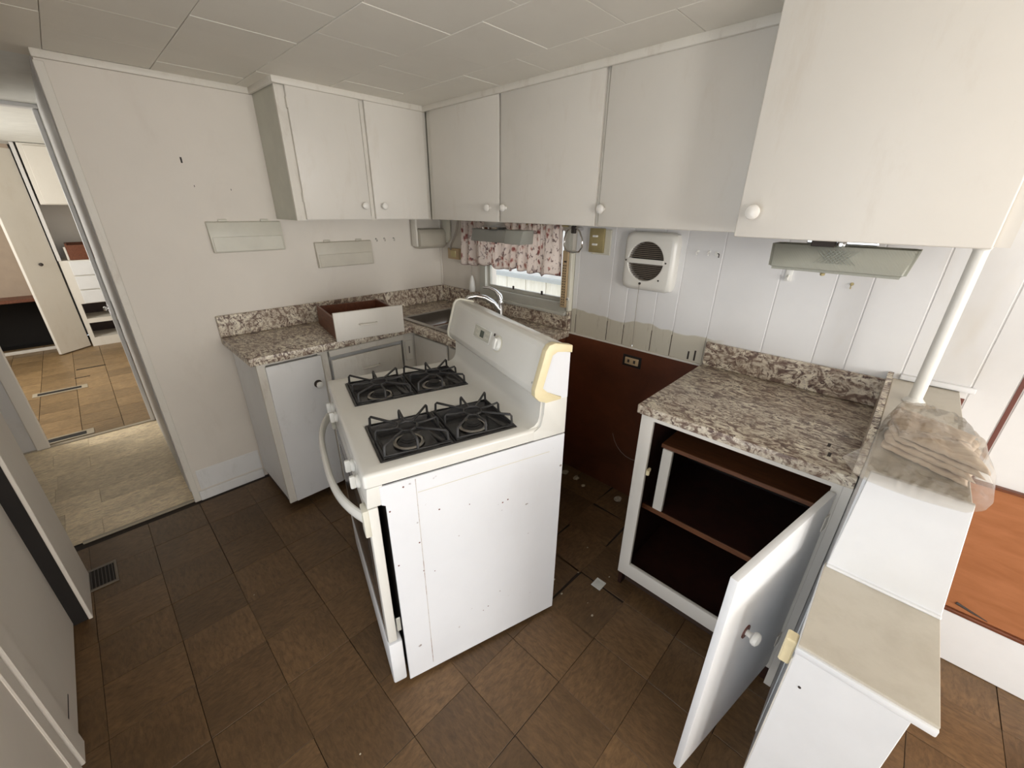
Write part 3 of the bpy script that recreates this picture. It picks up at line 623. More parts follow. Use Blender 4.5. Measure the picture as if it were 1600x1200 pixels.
# wells, burners, grates
def well(x0, x1, y0, y1):
    b = MB(); z0, z1 = 0.872, 0.9065
    o_, i_ = 0.004, 0.018
    ring = lambda d, z: [b.b.verts.new(p) for p in ((x0+d, y0+d, z), (x1-d, y0+d, z), (x1-d, y1-d, z), (x0+d, y1-d, z))]
    R = [ring(0.0, z1-0.004), ring(0.004, z1), ring(0.012, z1-0.002), ring(i_+0.006, z0+0.006), ring(i_+0.02, z0+0.002)]
    for A, B in zip(R, R[1:]):
        for k in range(4): b.b.faces.new((A[k], A[(k+1) % 4], B[(k+1) % 4], B[k]))
    b.b.faces.new(R[-1]); return b
for x0, x1 in ((0.062, 0.300), (0.462, 0.702)):
    so('burner_tray', well(x0-0.0005, x1+0.0005, 0.0575, 0.2815), M_black, smooth=50)
    so('burner_tray', well(x0-0.0005, x1+0.0005, 0.2815, 0.5055), M_black, smooth=50)
def grate(cx_, cy_, hx_, hy_):
    b = MB(); zf, zt_ = 0.909, 0.944; r = 0.0042
    b.tube([(cx_-hx_, cy_-hy_, zf), (cx_+hx_, cy_-hy_, zf), (cx_+hx_, cy_+hy_, zf), (cx_-hx_, cy_+hy_, zf)], r, 6, closed=True)
    P = []
    for k in range(8):
        a = PI/4*k+0.0
        dx, dy = math.cos(a), math.sin(a)
        if k % 2 == 0: ex_, ey_ = (hx_*(1 if dx > 0.5 else -1) if abs(dx) > .5 else 0), (hy_*(1 if dy > 0.5 else -1) if abs(dy) > .5 else 0)
        else: ex_, ey_ = math.copysign(hx_, dx)*0.97, math.copysign(hy_, dy)*0.97
        P.append((ex_, ey_))
    for k in range(0, 8, 2):        # bent wires: corner spoke, U-turn at the centre, next side spoke
        A, B = P[(k+1) % 8], P[(k+2) % 8]
        pts = []
        for (ex_, ey_), rev in ((A, False), (B, True)):
            l = math.hypot(ex_, ey_); ux, uy = ex_/l, ey_/l
            seq = [(ex_, ey_, zf), (ex_*0.985, ey_*0.985, zt_-0.006), (ex_*0.95, ey_*0.95, zt_), (ux*0.060, uy*0.060, zt_-0.006), (ux*0.033, uy*0.033, zt_-0.008)]
            seq = [(cx_+p[0], cy_+p[1], p[2]) for p in seq]
            pts += seq[::-1] if rev else seq
        b.tube(pts, r, 6)
    b.tube([(cx_+0.031*math.cos(PI/4*k), cy_+0.031*math.sin(PI/4*k), zt_-0.009) for k in range(8)], r*0.95, 6, closed=True)
    return b
for cx_, w_ in ((0.181, 0.238), (0.582, 0.240)):
    for cy_ in (0.1695, 0.3935):
        bu = so('burner', MB().lathe([(0.050, 0), (0.050, 0.004), (0.044, 0.008), (0.039, 0.006), (0.039, 0.0)], (cx_, cy_, 0.875), (0, 0, 1), 28), M_steel)
        so('burner_base', MB().lathe([(0, 0.001), (0.038, 0.001), (0.032, 0.006), (0.026, 0.010), (0.027, 0.014), (0.022, 0.017), (0, 0.018)], (cx_, cy_, 0.875), (0, 0, 1), 24), M_iron, bu)
        so('burner_cap', MB().lathe([(0, 0.0), (0.023, 0.0), (0.023, 0.003), (0.019, 0.005), (0, 0.006)], (cx_, cy_, 0.8925), (0, 0, 1), 24), M_iron, bu)
        so('grate', grate(cx_, cy_, 0.106, 0.100), M_iron, smooth=60)
# front: manifold panel, knobs, door, handle, drawer
so('control_front', MB().prism([(0.002, 0.866), (-0.004, 0.80), (0.045, 0.80), (0.045, 0.866)], 'x', 0.0, sw, 0.003, 2), M_enamel)
for x in (0.115, 0.205, 0.565, 0.655):
    k = so('burner_knob', MB().lathe([(0, 0), (0.021, 0), (0.0215, 0.005), (0.019, 0.009), (0.016, 0.012), (0, 0.013)], (x, -0.002, 0.834), (0, -1, 0.06), 20), M_enamel)
    so('knob_grip', MB().box(x-0.006, x+0.006, -0.029, -0.012, 0.814, 0.856, 0.004, 2), M_enamel, k)
od = so('oven_door', MB().box(0.002, sw-0.002, -0.004, 0.026, 0.238, 0.795, 0.005, 2), M_enamel)
so('door_window', MB().box(0.11, sw-0.11, -0.0055, -0.003, 0.40, 0.66, 0.001), M_black, od)
so('door_glass_surround', MB().box(0.035, sw-0.035, -0.0046, -0.0035, 0.27, 0.74, 0.0004), plain('grey_glass', (0.10, 0.095, 0.09), 0.12), od)
hp = []
for k in range(25):
    u = -1+2*k/24; s_ = sw/2+u*(sw/2-0.018)
    hp.append((s_, -0.012-0.062*(1-abs(u)**3.2), 0.762))
so('door_handle', MB().tube(hp, 0.0195, 12, flat=0.55), M_enamel, od)
so('handle_bracket', MB().box(sw-0.046, sw-0.001, -0.018, 0.0, 0.700, 0.794, 0.004, 2), M_plast, od)
so('handle_bracket', MB().box(0.001, 0.046, -0.018, 0.0, 0.700, 0.794, 0.004, 2), M_plast, od)
so('latch_bits', MB().box(sw-0.014, sw-0.008, 0.030, 0.044, 0.27, 0.33, 0.002), M_alum, od)
dw = so('broiler_drawer', MB().box(0.002, sw-0.002, -0.006, 0.040, 0.030, 0.228, 0.006, 2), M_clean)
so('drawer_recess', MB().box(0.02, sw-0.02, -0.004, 0.02, 0.229, 0.236), M_dark, dw)
for x in (0.04, sw-0.04):
    for y in (0.08, 0.62): so('leg', MB().lathe([(0, 0), (0.014, 0), (0.014, 0.006), (0.006, 0.008), (0.006, 0.031), (0, 0.031)], (x, y, 0.0006), (0, 0, 1), 10), M_alum)

# ================================================================== THINGS ON AND AROUND
# loose drawer on the left counter
A = Vector((0.522, -1.088, 0)); B = Vector((0.586, -0.722, 0)); ux = (B-A).normalized(); LB = (B-A).length
bx = Vector((-ux.y, ux.x, 0))   # towards the wall
MX = Matrix((ux, bx, Vector((0, 0, 1)))).transposed().to_4x4(); MX.translation = A+Vector((0, 0, CT+0.001))
t = thing('loose_drawer', 'pulled-out brown wooden drawer with a white front resting on the left counter', 'drawer', tuple(A+bx*0.2+Vector((0, 0, CT))))
df = obj('drawer_front', MB().box(0, LB, 0, 0.016, 0, 0.152, 0.003, 2, M=MX), M_cab, t)
obj('handle', MB().tube([MX @ Vector(p) for p in ((0.125, 0, 0.078), (0.128, -0.016, 0.078), (0.155, -0.021, 0.078), (0.19, -0.021, 0.078), (0.215, -0.016, 0.078), (0.218, 0, 0.078))], 0.0045, 8), M_trim, df)
DD = 0.42
obj('side_board', MB().box(0.006, 0.018, 0.016, DD, 0.004, 0.118, 0.001, M=MX), M_wood, t)
obj('side_board', MB().box(LB-0.018, LB-0.006, 0.016, DD, 0.004, 0.118, 0.001, M=MX), M_wood, t)
obj('back_board', MB().box(0.018, LB-0.018, DD-0.012, DD, 0.004, 0.112, 0.001, M=MX), M_wood, t)
obj('bottom_board', MB().box(0.018, LB-0.018, 0.016, DD-0.012, 0.006, 0.011, M=MX), M_wood, t)

# wall pockets
def pocket(y0, y1, z0, z1, label, mat):
    t = thing('wall_rack', label, 'rack', (0.0, (y0+y1)/2, z0))
    b = MB().hexa([(0.001, y0+0.004, z0), (0.001, y1-0.003, z0), (0.034, y1-0.003, z0+0.004), (0.034, y0+0.004, z0+0.004),
                   (0.001, y0, z1), (0.001, y1, z1), (0.020, y1, z1-0.004), (0.020, y0, z1-0.004)], 0.003, 2)
    obj('tray', b, mat, t)
    obj('front_lip', MB().hexa([(0.034, y0+0.010, z0+0.008), (0.034, y1-0.012, z0+0.008), (0.039, y1-0.012, z0+0.008), (0.039, y0+0.010, z0+0.008),
                   (0.027, y0+0.009, z0+0.078), (0.027, y1-0.012, z0+0.078), (0.032, y1-0.012, z0+0.078), (0.032, y0+0.009, z0+0.078)], 0.0015), mat, t)
    for f in (0.22, 0.78):
        y = y0+(y1-y0)*f
        obj('hanging_tab', MB().box(0.0015, 0.012, y-0.02, y+0.02, z1-0.002, z1+0.010, 0.004, 2), mat, t)
pocket(-1.428, -1.085, 1.342, 1.493, 'larger cream plastic rack on the left wall, beside the upper cabinet', plain('greenish_cream_plastic', (0.66, 0.64, 0.55), 0.35))
pocket(-0.922, -0.565, 1.226, 1.374, 'smaller beige plastic rack hanging on the wall over the loose drawer', plain('beige_plastic', (0.62, 0.58, 0.49), 0.4))
# cup hooks on left wall
def hook(p, ax, label, group=None, mat=M_chrome):
    p = Vector(p); a = Vector(ax); up = Vector((0, 0, 1))
    t = thing('cup_hook', label, 'hook', tuple(p), group=group)
    obj('base_disc', MB().lathe([(0, 0), (0.006, 0), (0.005, 0.002), (0, 0.003)], p, a, 10), mat, t)
    obj('curl', MB().tube([p, p+a*0.012, p+a*0.018-up*0.006, p+a*0.016-up*0.014, p+a*0.008-up*0.016, p+a*0.004-up*0.011], 0.0016, 6), mat, t)
for y, l in ((-0.521, 'small wire hook on the left wall, nearest the beige rack'), (-0.462, 'small wire hook in the middle of the three on the left wall'), (-0.392, 'small wire hook on the left wall, nearest the corner')):
    hook((0.001, y, 1.378), (1, 0, 0), l)
for x, z, l in ((1.882, 1.408, 'tiny screw hook on the back wall, first to the right of the fan'), (1.931, 1.409, 'tiny screw hook on the back wall, middle of the three right of the fan')):
    hook((x, -0.0075, z), (0, -1, 0), l, mat=M_plastw)
t = thing('suction_hook', 'small white round hook with a dark pin on the plank wall right of the fan', 'hook', (1.965, -0.0075, 1.40))
obj('disc', MB().lathe([(0, 0), (0.009, 0), (0.008, 0.004), (0, 0.006)], (1.962, -0.0075, 1.402), (0, -1, 0), 14), M_plastw, t)
obj('pin', MB().tube([(1.968, -0.0115, 1.404), (1.976, -0.02, 1.402), (1.976, -0.02, 1.388)], 0.0022, 6), M_hole, t)
t = thing('adhesive_hook', 'white adhesive hook on the plank wall under the glass lamp shade', 'hook', (2.243, -0.0075, 1.33))
obj('plate', MB().box(2.232, 2.256, -0.013, -0.0073, 1.322, 1.375, 0.002, 2), M_plastw, t)
obj('prong', MB().tube([(2.244, -0.012, 1.345), (2.244, -0.026, 1.330), (2.244, -0.032, 1.340)], 0.004, 8), M_plastw, t)
hook((2.443, -0.0075, 1.335), (0, -1, 0), 'brass cup hook on the plank wall below the right end of the glass shade', mat=M_brass)

# paper towel holder in the corner under the cabinet
t = thing('paper_holder', 'cream wall-mounted roll holder in the corner under the upper cabinet', 'holder', (0.1, -0.13, 1.33))
obj('cover', MB().prism([(0.012, 1.435), (0.012, 1.325), (0.030, 1.305), (0.085, 1.305), (0.105, 1.325), (0.105, 1.405), (0.090, 1.432)], 'y', -0.245, -0.03, 0.006, 2), plain('putty_plastic', (0.50, 0.46, 0.38), 0.4), t)
obj('arm', MB().box(0.02, 0.08, -0.262, -0.247, 1.32, 1.50, 0.004, 2), M_trim, t)
obj('arm', MB().prism([(0.06, 1.50), (0.06, 1.37), (0.075, 1.345), (0.10, 1.338), (0.125, 1.345), (0.14, 1.37), (0.14, 1.50)], 'y', -0.028, -0.010, 0.003, 2), M_plast, t)
# outlet on back wall left of the curtain with cord
t = thing('wall_outlet', 'tan surface-mounted outlet on the back wall left of the curtain', 'outlet', (0.16, -0.01, 1.27))
obj('box', MB().box(0.12, 0.245, -0.032, -0.001, 1.232, 1.305, 0.004, 2), M_tan, t)
obj('socket_face', MB().box(0.155, 0.215, -0.036, -0.031, 1.245, 1.293, 0.003), M_brass, t)
c = tag(obj('lamp_cord', MB().tube([(0.165, -0.04, 1.30), (0.20, -0.06, 1.33), (0.26, -0.08, 1.38), (0.32, -0.10, 1.44), (0.36, -0.12, 1.50)], 0.0075, 8), M_cord), 'grey cord rising from the tan outlet to the cabinet underside', 'cord')
# curtain
def curtain():
    b = MB(); nu, nv = 220, 18; x0, x1 = 0.345, 1.166
    def P(i, j):
        u = i/nu; v = j/nv            # v: 0 top, 1 bottom
        x = x0+(x1-x0)*u
        gather = 0.010+0.009*v
        y = -0.064-gather*math.sin(u*58+2.6*math.sin(u*11)+v*0.8)-0.006*(1-v)*math.sin(u*170+3*math.sin(u*31))-0.007*v*math.sin(u*23+1)
        if u < 0.10: y += -0.012*(1-u/0.1)
        z = 1.4995-(0.275+0.007*math.sin(u*52+1.5*math.sin(u*9))+0.006*math.sin(u*17))*v
        return (x+0.006*v*math.sin(u*40), y, z)
    V = [[b.b.verts.new(P(i, j)) for j in range(nv+1)] for i in range(nu+1)]
    for i in range(nu):
        for j in range(nv): b.b.faces.new((V[i][j], V[i+1][j], V[i+1][j+1], V[i][j+1]))
    return b, P, nu
m, nt, bs = newmat('floral_cotton'); v = mapping(nt)
vo = nt.nodes.new('ShaderNodeTexVoronoi'); vo.inputs['Scale'].default_value = 38; vo.inputs['Randomness'].default_value = 1
nm_ = nt.nodes.new('ShaderNodeMapping'); nm_.inputs['Scale'].default_value = (1, 0.2, 0.55)
nn = nt.nodes.new('ShaderNodeTexNoise'); nn.inputs['Scale'].default_value = 40; nt.links.new(v, nn.inputs['Vector'])
va = nt.nodes.new('ShaderNodeVectorMath'); va.operation = 'MULTIPLY_ADD'; va.inputs[1].default_value = (0.03,)*3
nt.links.new(nn.outputs['Color'], va.inputs[0]); nt.links.new(v, va.inputs[2]); nt.links.new(va.outputs[0], nm_.inputs[0]); nt.links.new(nm_.outputs[0], vo.inputs['Vector'])
c1 = ramp(nt, vo.outputs['Distance'], [(0.12, (0.40, 0.14, 0.13)), (0.24, (0.66, 0.42, 0.36)), (0.38, (0.92, 0.84, 0.78))])
n2 = noise_n(nt, mapping(nt, (1, 0.3, 0.6)), 60, 2, 0.5, 0.8); c2 = mixc(nt, ramp(nt, n2, [(0.57, (0,0,0)), (0.66, (0.85,)*3)]), c1, (0.26, 0.17, 0.16))
nt.links.new(c2, bs.inputs['Base Color']); bs.inputs['Roughness'].default_value = 0.8
tr = nt.nodes.new('ShaderNodeBsdfTranslucent'); nt.links.new(c2, tr.inputs[0]); mx = nt.nodes.new('ShaderNodeMixShader'); mx.inputs[0].default_value = 0.5
nt.links.new(bs.outputs[0], mx.inputs[1]); nt.links.new(tr.outputs[0], mx.inputs[2]); nt.links.new(mx.outputs[0], nt.nodes['Material Output'].inputs[0])
t = thing('valance_curtain', 'short gathered floral valance with a dark red hem over the window', 'curtain', (0.77, -0.06, 1.225))
b, P, nu = curtain(); cu = obj('cloth', b, m, t, smooth=180); sm = cu.modifiers.new('thick', 'SOLIDIFY'); sm.thickness = 0.0012
obj('hem', MB().tube([P(i, 18) for i in range(nu+1)], 0.0018, 5), M_red, t)
obj('rod', MB().tube([(0.34, -0.05, 1.488), (1.20, -0.05, 1.488)], 0.005, 8), M_brass, t)
# soap dispenser left of window
t = thing('brush_holder', 'small white holder hanging on a dark cord left of the window', 'holder', (0.395, -0.02, 1.06))
obj('body', MB().lathe([(0, 0), (0.018, 0.002), (0.022, 0.02), (0.018, 0.07), (0.010, 0.10), (0.004, 0.112), (0, 0.113)], (0.40, -0.047, 1.03), (0, 0, 1), 16), M_plastw, t)
obj('side_cup', MB().lathe([(0, 0), (0.016, 0.002), (0.020, 0.03), (0.016, 0.07), (0, 0.072)], (0.378, -0.028, 1.035), (0, 0, 1), 14), M_plast, t)
obj('cord', MB().tube([(0.378, -0.03, 1.105), (0.376, -0.03, 1.23)], 0.002, 6), M_cord, t)
# tan perforated strip right of the window
t = thing('perforated_strip', 'tan strip with rows of dark holes on the right window jamb', 'strip', (1.185, -0.04, 1.2))
obj('strip', MB().box(1.170, 1.208, -0.046, -0.028, 1.050, 1.362, 0.002), M_tan, t)
b = MB()
for i in range(2):
    for j in range(16):
        b.box(1.178+0.013*i+0.002*(j % 2), 1.1845+0.013*i+0.002*(j % 2), -0.0466, -0.0455, 1.063+0.0145*j, 1.069+0.0145*j)
o = obj('punched_holes', b, M_hole, t); o['kind'] = 'stuff'
obj('slot', MB().box(1.182, 1.200, -0.0470, -0.0455, 1.300, 1.309), M_hole, t)
struct('trim_12', MB().box(1.2085, 1.2275, -0.038, -0.001, 1.03, 1.36, 0.003), M_plast)
t = thing('door_bell_button', 'round white push button beside the tan perforated strip', 'button', (1.222, -0.04, 1.10))
obj('ring', MB().lathe([(0, 0), (0.009, 0), (0.009, 0.004), (0.006, 0.006), (0, 0.004)], (1.219, -0.0385, 1.102), (0, -1, 0), 16), M_plastw, t)
obj('stem', MB().lathe([(0, 0), (0.003, 0), (0.003, 0.008), (0, 0.008)], (1.219, -0.0425, 1.102), (0, -1, 0), 8), M_hole, t)
# towel ring
t = thing('towel_ring', 'chrome towel ring hanging at the right end of the floral curtain', 'ring', (1.26, -0.07, 1.42))
rp = [(-0.045, 0.055), (-0.062, 0.015), (-0.062, -0.02), (-0.045, -0.045), (0, -0.052), (0.045, -0.045), (0.062, -0.02), (0.060, 0.02), (0.04, 0.055), (0.012, 0.072), (-0.015, 0.072)]
obj('ring_wire', MB().tube([(1.262+a, -0.085-0.1*a, 1.412+c_) for a, c_ in rp], 0.0045, 8, closed=True), M_chrome, t)
obj('post', MB().tube([(1.262, -0.0075, 1.475), (1.262, -0.085, 1.478)], 0.008, 10), M_chrome, t)
obj('clamp', MB().box(1.25, 1.276, -0.094, -0.078, 1.455, 1.492, 0.003), M_hole, t)
# brass switch plate
t = thing('light_switch', 'brass double switch plate on the back wall left of the fan', 'switch', (1.375, -0.02, 1.42))
obj('backing', MB().box(1.335, 1.445, -0.016, -0.0072, 1.355, 1.478, 0.002), M_plast, t)
obj('plate', MB().box(1.325, 1.412, -0.030, -0.016, 1.365, 1.482, 0.002, 2), M_brass, t)
for z in (1.445, 1.405): obj('toggle', MB().box(1.350, 1.378, -0.042, -0.029, z-0.005, z+0.005, 0.002), M_plastw, t)
# fan
t = thing('exhaust_fan', 'square white wall exhaust fan with a round black grille and pull chain', 'fan', (1.67, -0.02, 1.345))
fx0, fx1, fz0, fz1 = 1.548, 1.806, 1.212, 1.478; fcx, fcz, fr = 1.666, 1.348, 0.089
b = MB(); yb, yf = -0.0075, -0.060
n = 48; outer = []; 
def sq(a, s_, rd=0.25):
    cx_, cy_ = math.cos(a), math.sin(a); p = 10.0
    k = (abs(cx_)**p+abs(cy_)**p)**(-1/p); return cx_*k*s_, cy_*k*s_
fcx2, fcz2 = (fx0+fx1)/2, (fz0+fz1)/2; hs_ = (fx1-fx0)/2
rings = []
for (s_, y) in ((hs_, yb), (hs_, yf+0.022), (hs_-0.004, yf+0.010), (hs_-0.014, yf+0.002), (hs_-0.022, yf)):
    rings.append([b.b.verts.new((fcx2+sq(2*PI*k/n, s_)[0], y, fcz2+sq(2*PI*k/n, s_)[1]*1.03)) for k in range(n)])
for (r_, y) in ((fr+0.003, yf), (fr, yf+0.003), (fr-0.001, yf+0.03)):
    rings.append([b.b.verts.new((fcx+r_*math.cos(2*PI*k/n), y, fcz+r_*math.sin(2*PI*k/n))) for k in range(n)])
for A_, B_ in zip(rings, rings[1:]):
    for k in range(n): b.b.faces.new((A_[k], A_[(k+1) % n], B_[(k+1) % n], B_[k]))
obj('housing', b, M_enamel, t)
obj('duct_back', MB().lathe([(0, 0), (fr, 0), (fr, 0.003), (0, 0.003)], (fcx, -0.012, fcz), (0, -1, 0), 36), M_dark, t)
for k in range(-10, 11):
    z = fcz+k*0.0085
    if abs(k) <= 1: continue
    w_ = math.sqrt(max(0, fr*fr-(z-fcz)**2))
    obj('louvre', MB().box(fcx-w_, fcx+w_, -0.052, -0.046, z-0.0015, z+0.0025), plain('louvre', (0.16, 0.13, 0.10), 0.5) if k == -10 else bpy.data.materials['louvre'], t)
obj('centre_bar', MB().box(fcx-fr-0.002, fcx+fr+0.002, -0.063, -0.050, fcz-0.011, fcz+0.011, 0.002), M_enamel, t)
for x, z in ((fcx-fr-0.010, fcz), (fcx+fr+0.012, fcz), (fcx+0.078, fcz-0.08)):
    obj('screw', MB().lathe([(0, 0.003), (0.0035, 0.002), (0.004, 0)], (x, -0.060, z), (0, -1, 0), 10), M_hole, t)
obj('chain_outlet', MB().lathe([(0.006, 0), (0.006, 0.004), (0, 0.004)], (fcx-0.012, -0.0595, 1.245), (0, -1, 0), 12), M_hole, t)
obj('pull_chain', MB().tube([(fcx-0.012, -0.063, 1.243), (fcx-0.020, -0.045, 1.10), (fcx-0.028, -0.020, 0.925)], 0.0014, 6), M_cord, t)
obj('chain_pull', MB().lathe([(0, 0), (0.004, 0.004), (0.003, 0.012), (0, 0.014)], (fcx-0.028, -0.020, 0.912), (0, 0, 1), 8), M_chrome, t)
# socket low in the hardboard
t = thing('wall_outlet', 'brown-rimmed outlet in the dark hardboard between stove and right counter', 'outlet', (1.645, -0.012, 0.83))
obj('cutout', MB().box(1.592, 1.698, -0.0135, -0.011, 0.800, 0.862), M_dark, t)
obj('socket_face', MB().box(1.606, 1.684, -0.019, -0.013, 0.812, 0.850, 0.003, 2), M_tan, t)
for x in (1.628, 1.662): obj('socket_slots', MB().box(x-0.006, x+0.006, -0.0198, -0.0185, 0.823, 0.840), M_hole, t)
# metal lamp by the window
t = thing('cabinet_lamp', 'grey metal under-cabinet lamp in front of the floral curtain', 'lamp', (0.86, -0.22, 1.44))
obj('shade', MB().hexa([(0.645, -0.262, 1.394), (1.045, -0.262, 1.394), (1.045, -0.16, 1.394), (0.645, -0.16, 1.394), (0.655, -0.252, 1.462), (1.06, -0.252, 1.462), (1.06, -0.17, 1.462), (0.655, -0.17, 1.462)], 0.006, 2), M_lampgrey, t)
obj('lens_end', MB().hexa([(0.925, -0.264, 1.392), (1.049, -0.264, 1.392), (1.049, -0.158, 1.392), (0.925, -0.158, 1.392), (0.93, -0.254, 1.464), (1.064, -0.254, 1.464), (1.064, -0.168, 1.464), (0.93, -0.168, 1.464)], 0.006, 2), plain('smoky_lens', (0.34, 0.34, 0.30), 0.25), t)
obj('mount', MB().lathe([(0, 0), (0.075, 0), (0.08, 0.010), (0.062, 0.018), (0.055, 0.036), (0, 0.037)], (0.80, -0.21, 1.4635), (0, 0, 1), 24), M_chrome, t)
obj('finial', MB().lathe([(0, 0), (0.007, 0.003), (0.006, 0.010), (0, 0.013)], (0.81, -0.21, 1.381), (0, 0, 1), 12), M_hole, t)
# glass shade lamp under deep cabinet
m, nt, bs = newmat('frosted_glass'); v = mapping(nt)
ck = nt.nodes.new('ShaderNodeTexWave'); ck.inputs['Scale'].default_value = 60; nt.links.new(mapping(nt, (1, 1, 1), (0, 0.7, 0)), ck.inputs['Vector'])
bs.inputs['Base Color'].default_value = (0.56, 0.56, 0.48, 1); bs.inputs['Roughness'].default_value = 0.25; bs.inputs['Coat Weight'].default_value = 0.3
bump(nt, bs, ck.outputs[1], 0.35, 0.001)
tr = nt.nodes.new('ShaderNodeBsdfTranslucent'); tr.inputs[0].default_value = (0.62, 0.62, 0.54, 1); mx = nt.nodes.new('ShaderNodeMixShader'); mx.inputs[0].default_value = 0.4
nt.links.new(bs.outputs[0], mx.inputs[1]); nt.links.new(tr.outputs[0], mx.inputs[2]); nt.links.new(mx.outputs[0], nt.nodes['Material Output'].inputs[0])
t = thing('cabinet_lamp', 'frosted glass lamp shade under the deep upper cabinet at right', 'lamp', (2.41, -0.35, 1.44))
zb, zt = 1.402, 1.478
b = MB()
bo = [(2.246, -0.375), (2.578, -0.375), (2.578, -0.245), (2.246, -0.245)]; to = [(2.240, -0.362), (2.592, -0.362), (2.592, -0.255), (2.240, -0.255)]
bv = [b.b.verts.new((*p, zb)) for p in bo]; tv = [b.b.verts.new((*p, zt)) for p in to]; b.b.faces.new(bv[::-1])
for i in range(4): b.b.faces.new((bv[i], bv[(i+1) % 4], tv[(i+1) % 4], tv[i]))
bmesh.ops.bevel(b.b, geom=[e for e in b.b.edges if not e.is_boundary], offset=0.010, segments=3, affect='EDGES')
gs = obj('glass_shade', b, m, t); sm = gs.modifiers.new('thick', 'SOLIDIFY'); sm.thickness = 0.003
b = MB()
for k in range(7):
    for s_ in (-1, 1):
        cx0 = 2.385+0.010*k
        b.tube([(cx0-0.020*s_, -0.3735, 1.430), (cx0+0.020*s_, -0.3675, 1.468)], 0.0007, 4)
o = obj('etched_crosshatch', b, plain('etched_line', (0.35, 0.37, 0.33), 0.5), t); o['kind'] = 'stuff'
obj('bulb_tube', MB().tube([(2.27, -0.31, 1.448), (2.56, -0.31, 1.448)], 0.012, 12), M_plastw, t)
obj('base_plate', MB().box(2.33, 2.50, -0.36, -0.26, 1.484, 1.501, 0.003), M_chrome, t)
obj('switch_bracket', MB().box(2.345, 2.405, -0.372, -0.358, 1.476, 1.494, 0.002), M_hole, t)
obj('switch_knob', MB().lathe([(0, 0), (0.009, 0.002), (0.011, 0.010), (0.006, 0.018), (0, 0.019)], (2.418, -0.362, 1.486), (0, -1, 0), 14), M_chrome, t)
obj('finial', MB().lathe([(0, 0), (0.006, 0.002), (0.007, 0.008), (0.003, 0.013), (0, 0.0135)], (2.390, -0.33, 1.389), (0, 0, 1), 12), M_brass, t)

# bag with brown paper on the ledge
t = thing('paper_stack', 'crumpled folded brown paper inside the clear plastic bag on the ledge', 'paper', (2.74, -0.5, 1.035))
def sheet(nu, nv, fn):
    b = MB(); V = [[b.b.verts.new(fn(i/nu, j/nv)) for j in range(nv+1)] for i in range(nu+1)]
    for i in range(nu):
        for j in range(nv): b.b.faces.new((V[i][j], V[i+1][j], V[i+1][j+1], V[i][j+1]))
    return b
def rim(u, v, e=0.08): return min(1, min(u, 1-u)/e, min(v, 1-v)/e)
def pap(layer):
    def f(u, v):
        x = 2.668+0.148*u+0.012*math.sin(v*5+layer); y = -0.445-0.21*v-0.10*u*(0.8)+0.006*layer
        h = 1.034+0.011*layer+0.010*max(0, rim(u, v, .15))**.5+0.010*noise.noise(Vector((x*28, y*12, layer*3.1)))*rim(u, v, .2)+0.006*abs(noise.noise(Vector((x*60, y*22, 7+layer))))
        return (x, y, max(h, 1.0335+0.006*layer))
    return f
for k_ in range(4):
    o = obj('paper_sheet', sheet(26, 30, pap(k_)), M_paper, t, smooth=60); sm = o.modifiers.new('thick', 'SOLIDIFY'); sm.thickness = 0.0015; sm.offset = 1
m, nt, bs = newmat('clear_plastic_film')
nt.nodes.remove(bs); tp = nt.nodes.new('ShaderNodeBsdfTransparent'); tp.inputs[0].default_value = (0.985, 0.975, 0.955, 1)
gl = nt.nodes.new('ShaderNodeBsdfGlossy'); gl.inputs['Roughness'].default_value = 0.05; df_ = nt.nodes.new('ShaderNodeBsdfDiffuse'); df_.inputs[0].default_value = (0.80, 0.74, 0.66, 1)
lw = nt.nodes.new('ShaderNodeLayerWeight'); lw.inputs[0].default_value = 0.35
m1 = nt.nodes.new('ShaderNodeMixShader'); m2 = nt.nodes.new('ShaderNodeMixShader'); m1.inputs[0].default_value = 0.11
nt.links.new(tp.outputs[0], m1.inputs[1]); nt.links.new(df_.outputs[0], m1.inputs[2])
mr = nt.nodes.new('ShaderNodeMath'); mr.operation = 'MULTIPLY_ADD'; mr.inputs[1].default_value = 0.55; mr.inputs[2].default_value = 0.05; nt.links.new(lw.outputs['Fresnel'], mr.inputs[0])
nt.links.new(mr.outputs[0], m2.inputs[0]); nt.links.new(m1.outputs[0], m2.inputs[1]); nt.links.new(gl.outputs[0], m2.inputs[2]); nt.links.new(m2.outputs[0], nt.nodes['Material Output'].inputs[0])
# outline of the bag in plan: rows run from back to front
rows = [(-0.43, 2.672, 2.735), (-0.455, 2.655, 2.79), (-0.50, 2.645, 2.823), (-0.60, 2.636, 2.838), (-0.70, 2.624, 2.846), (-0.77, 2.606, 2.840), (-0.815, 2.594, 2.826), (-0.84, 2.62, 2.80)]
def bag(top):
    def f(u, v):
        q = v*(len(rows)-1); i = min(int(q), len(rows)-2); w = q-i
        y, a, c_ = [rows[i][k]*(1-w)+rows[i+1][k]*w for k in range(3)]
        y -= 0.02*math.sin(PI*u)*(1 if v > .5 else 0)*(v-.5)
        x = a+(c_-a)*u
        r_ = rim(u, v, 0.12)
        ins = 1.0 if -0.70 < y < -0.43 else max(0, 1-min(abs(y+0.70), abs(y+0.43))/0.05)
        H = 1.034+ (0.052*r_**.5*ins + 0.010*r_)*(1 if top else 0.02)
        if top: H += (0.014*noise.noise(Vector((x*22, y*16, 0.3)))+0.012*abs(noise.noise(Vector((x*55, y*38, 4.1)))+0.006*abs(noise.noise(Vector((x*90+y*40, y*70, 9.1))))))*(0.3+0.7*r_)
        if top: H = max(H, 1.036+0.002*r_)
        H += 0.018*max(0, (2.64-x)/0.05)
        if y < -0.812: H -= 0.20*(abs(y)-0.812)
        return (x, y, H)
    return f
b = sheet(30, 40, bag(True)); b2 = sheet(30, 40, bag(False))
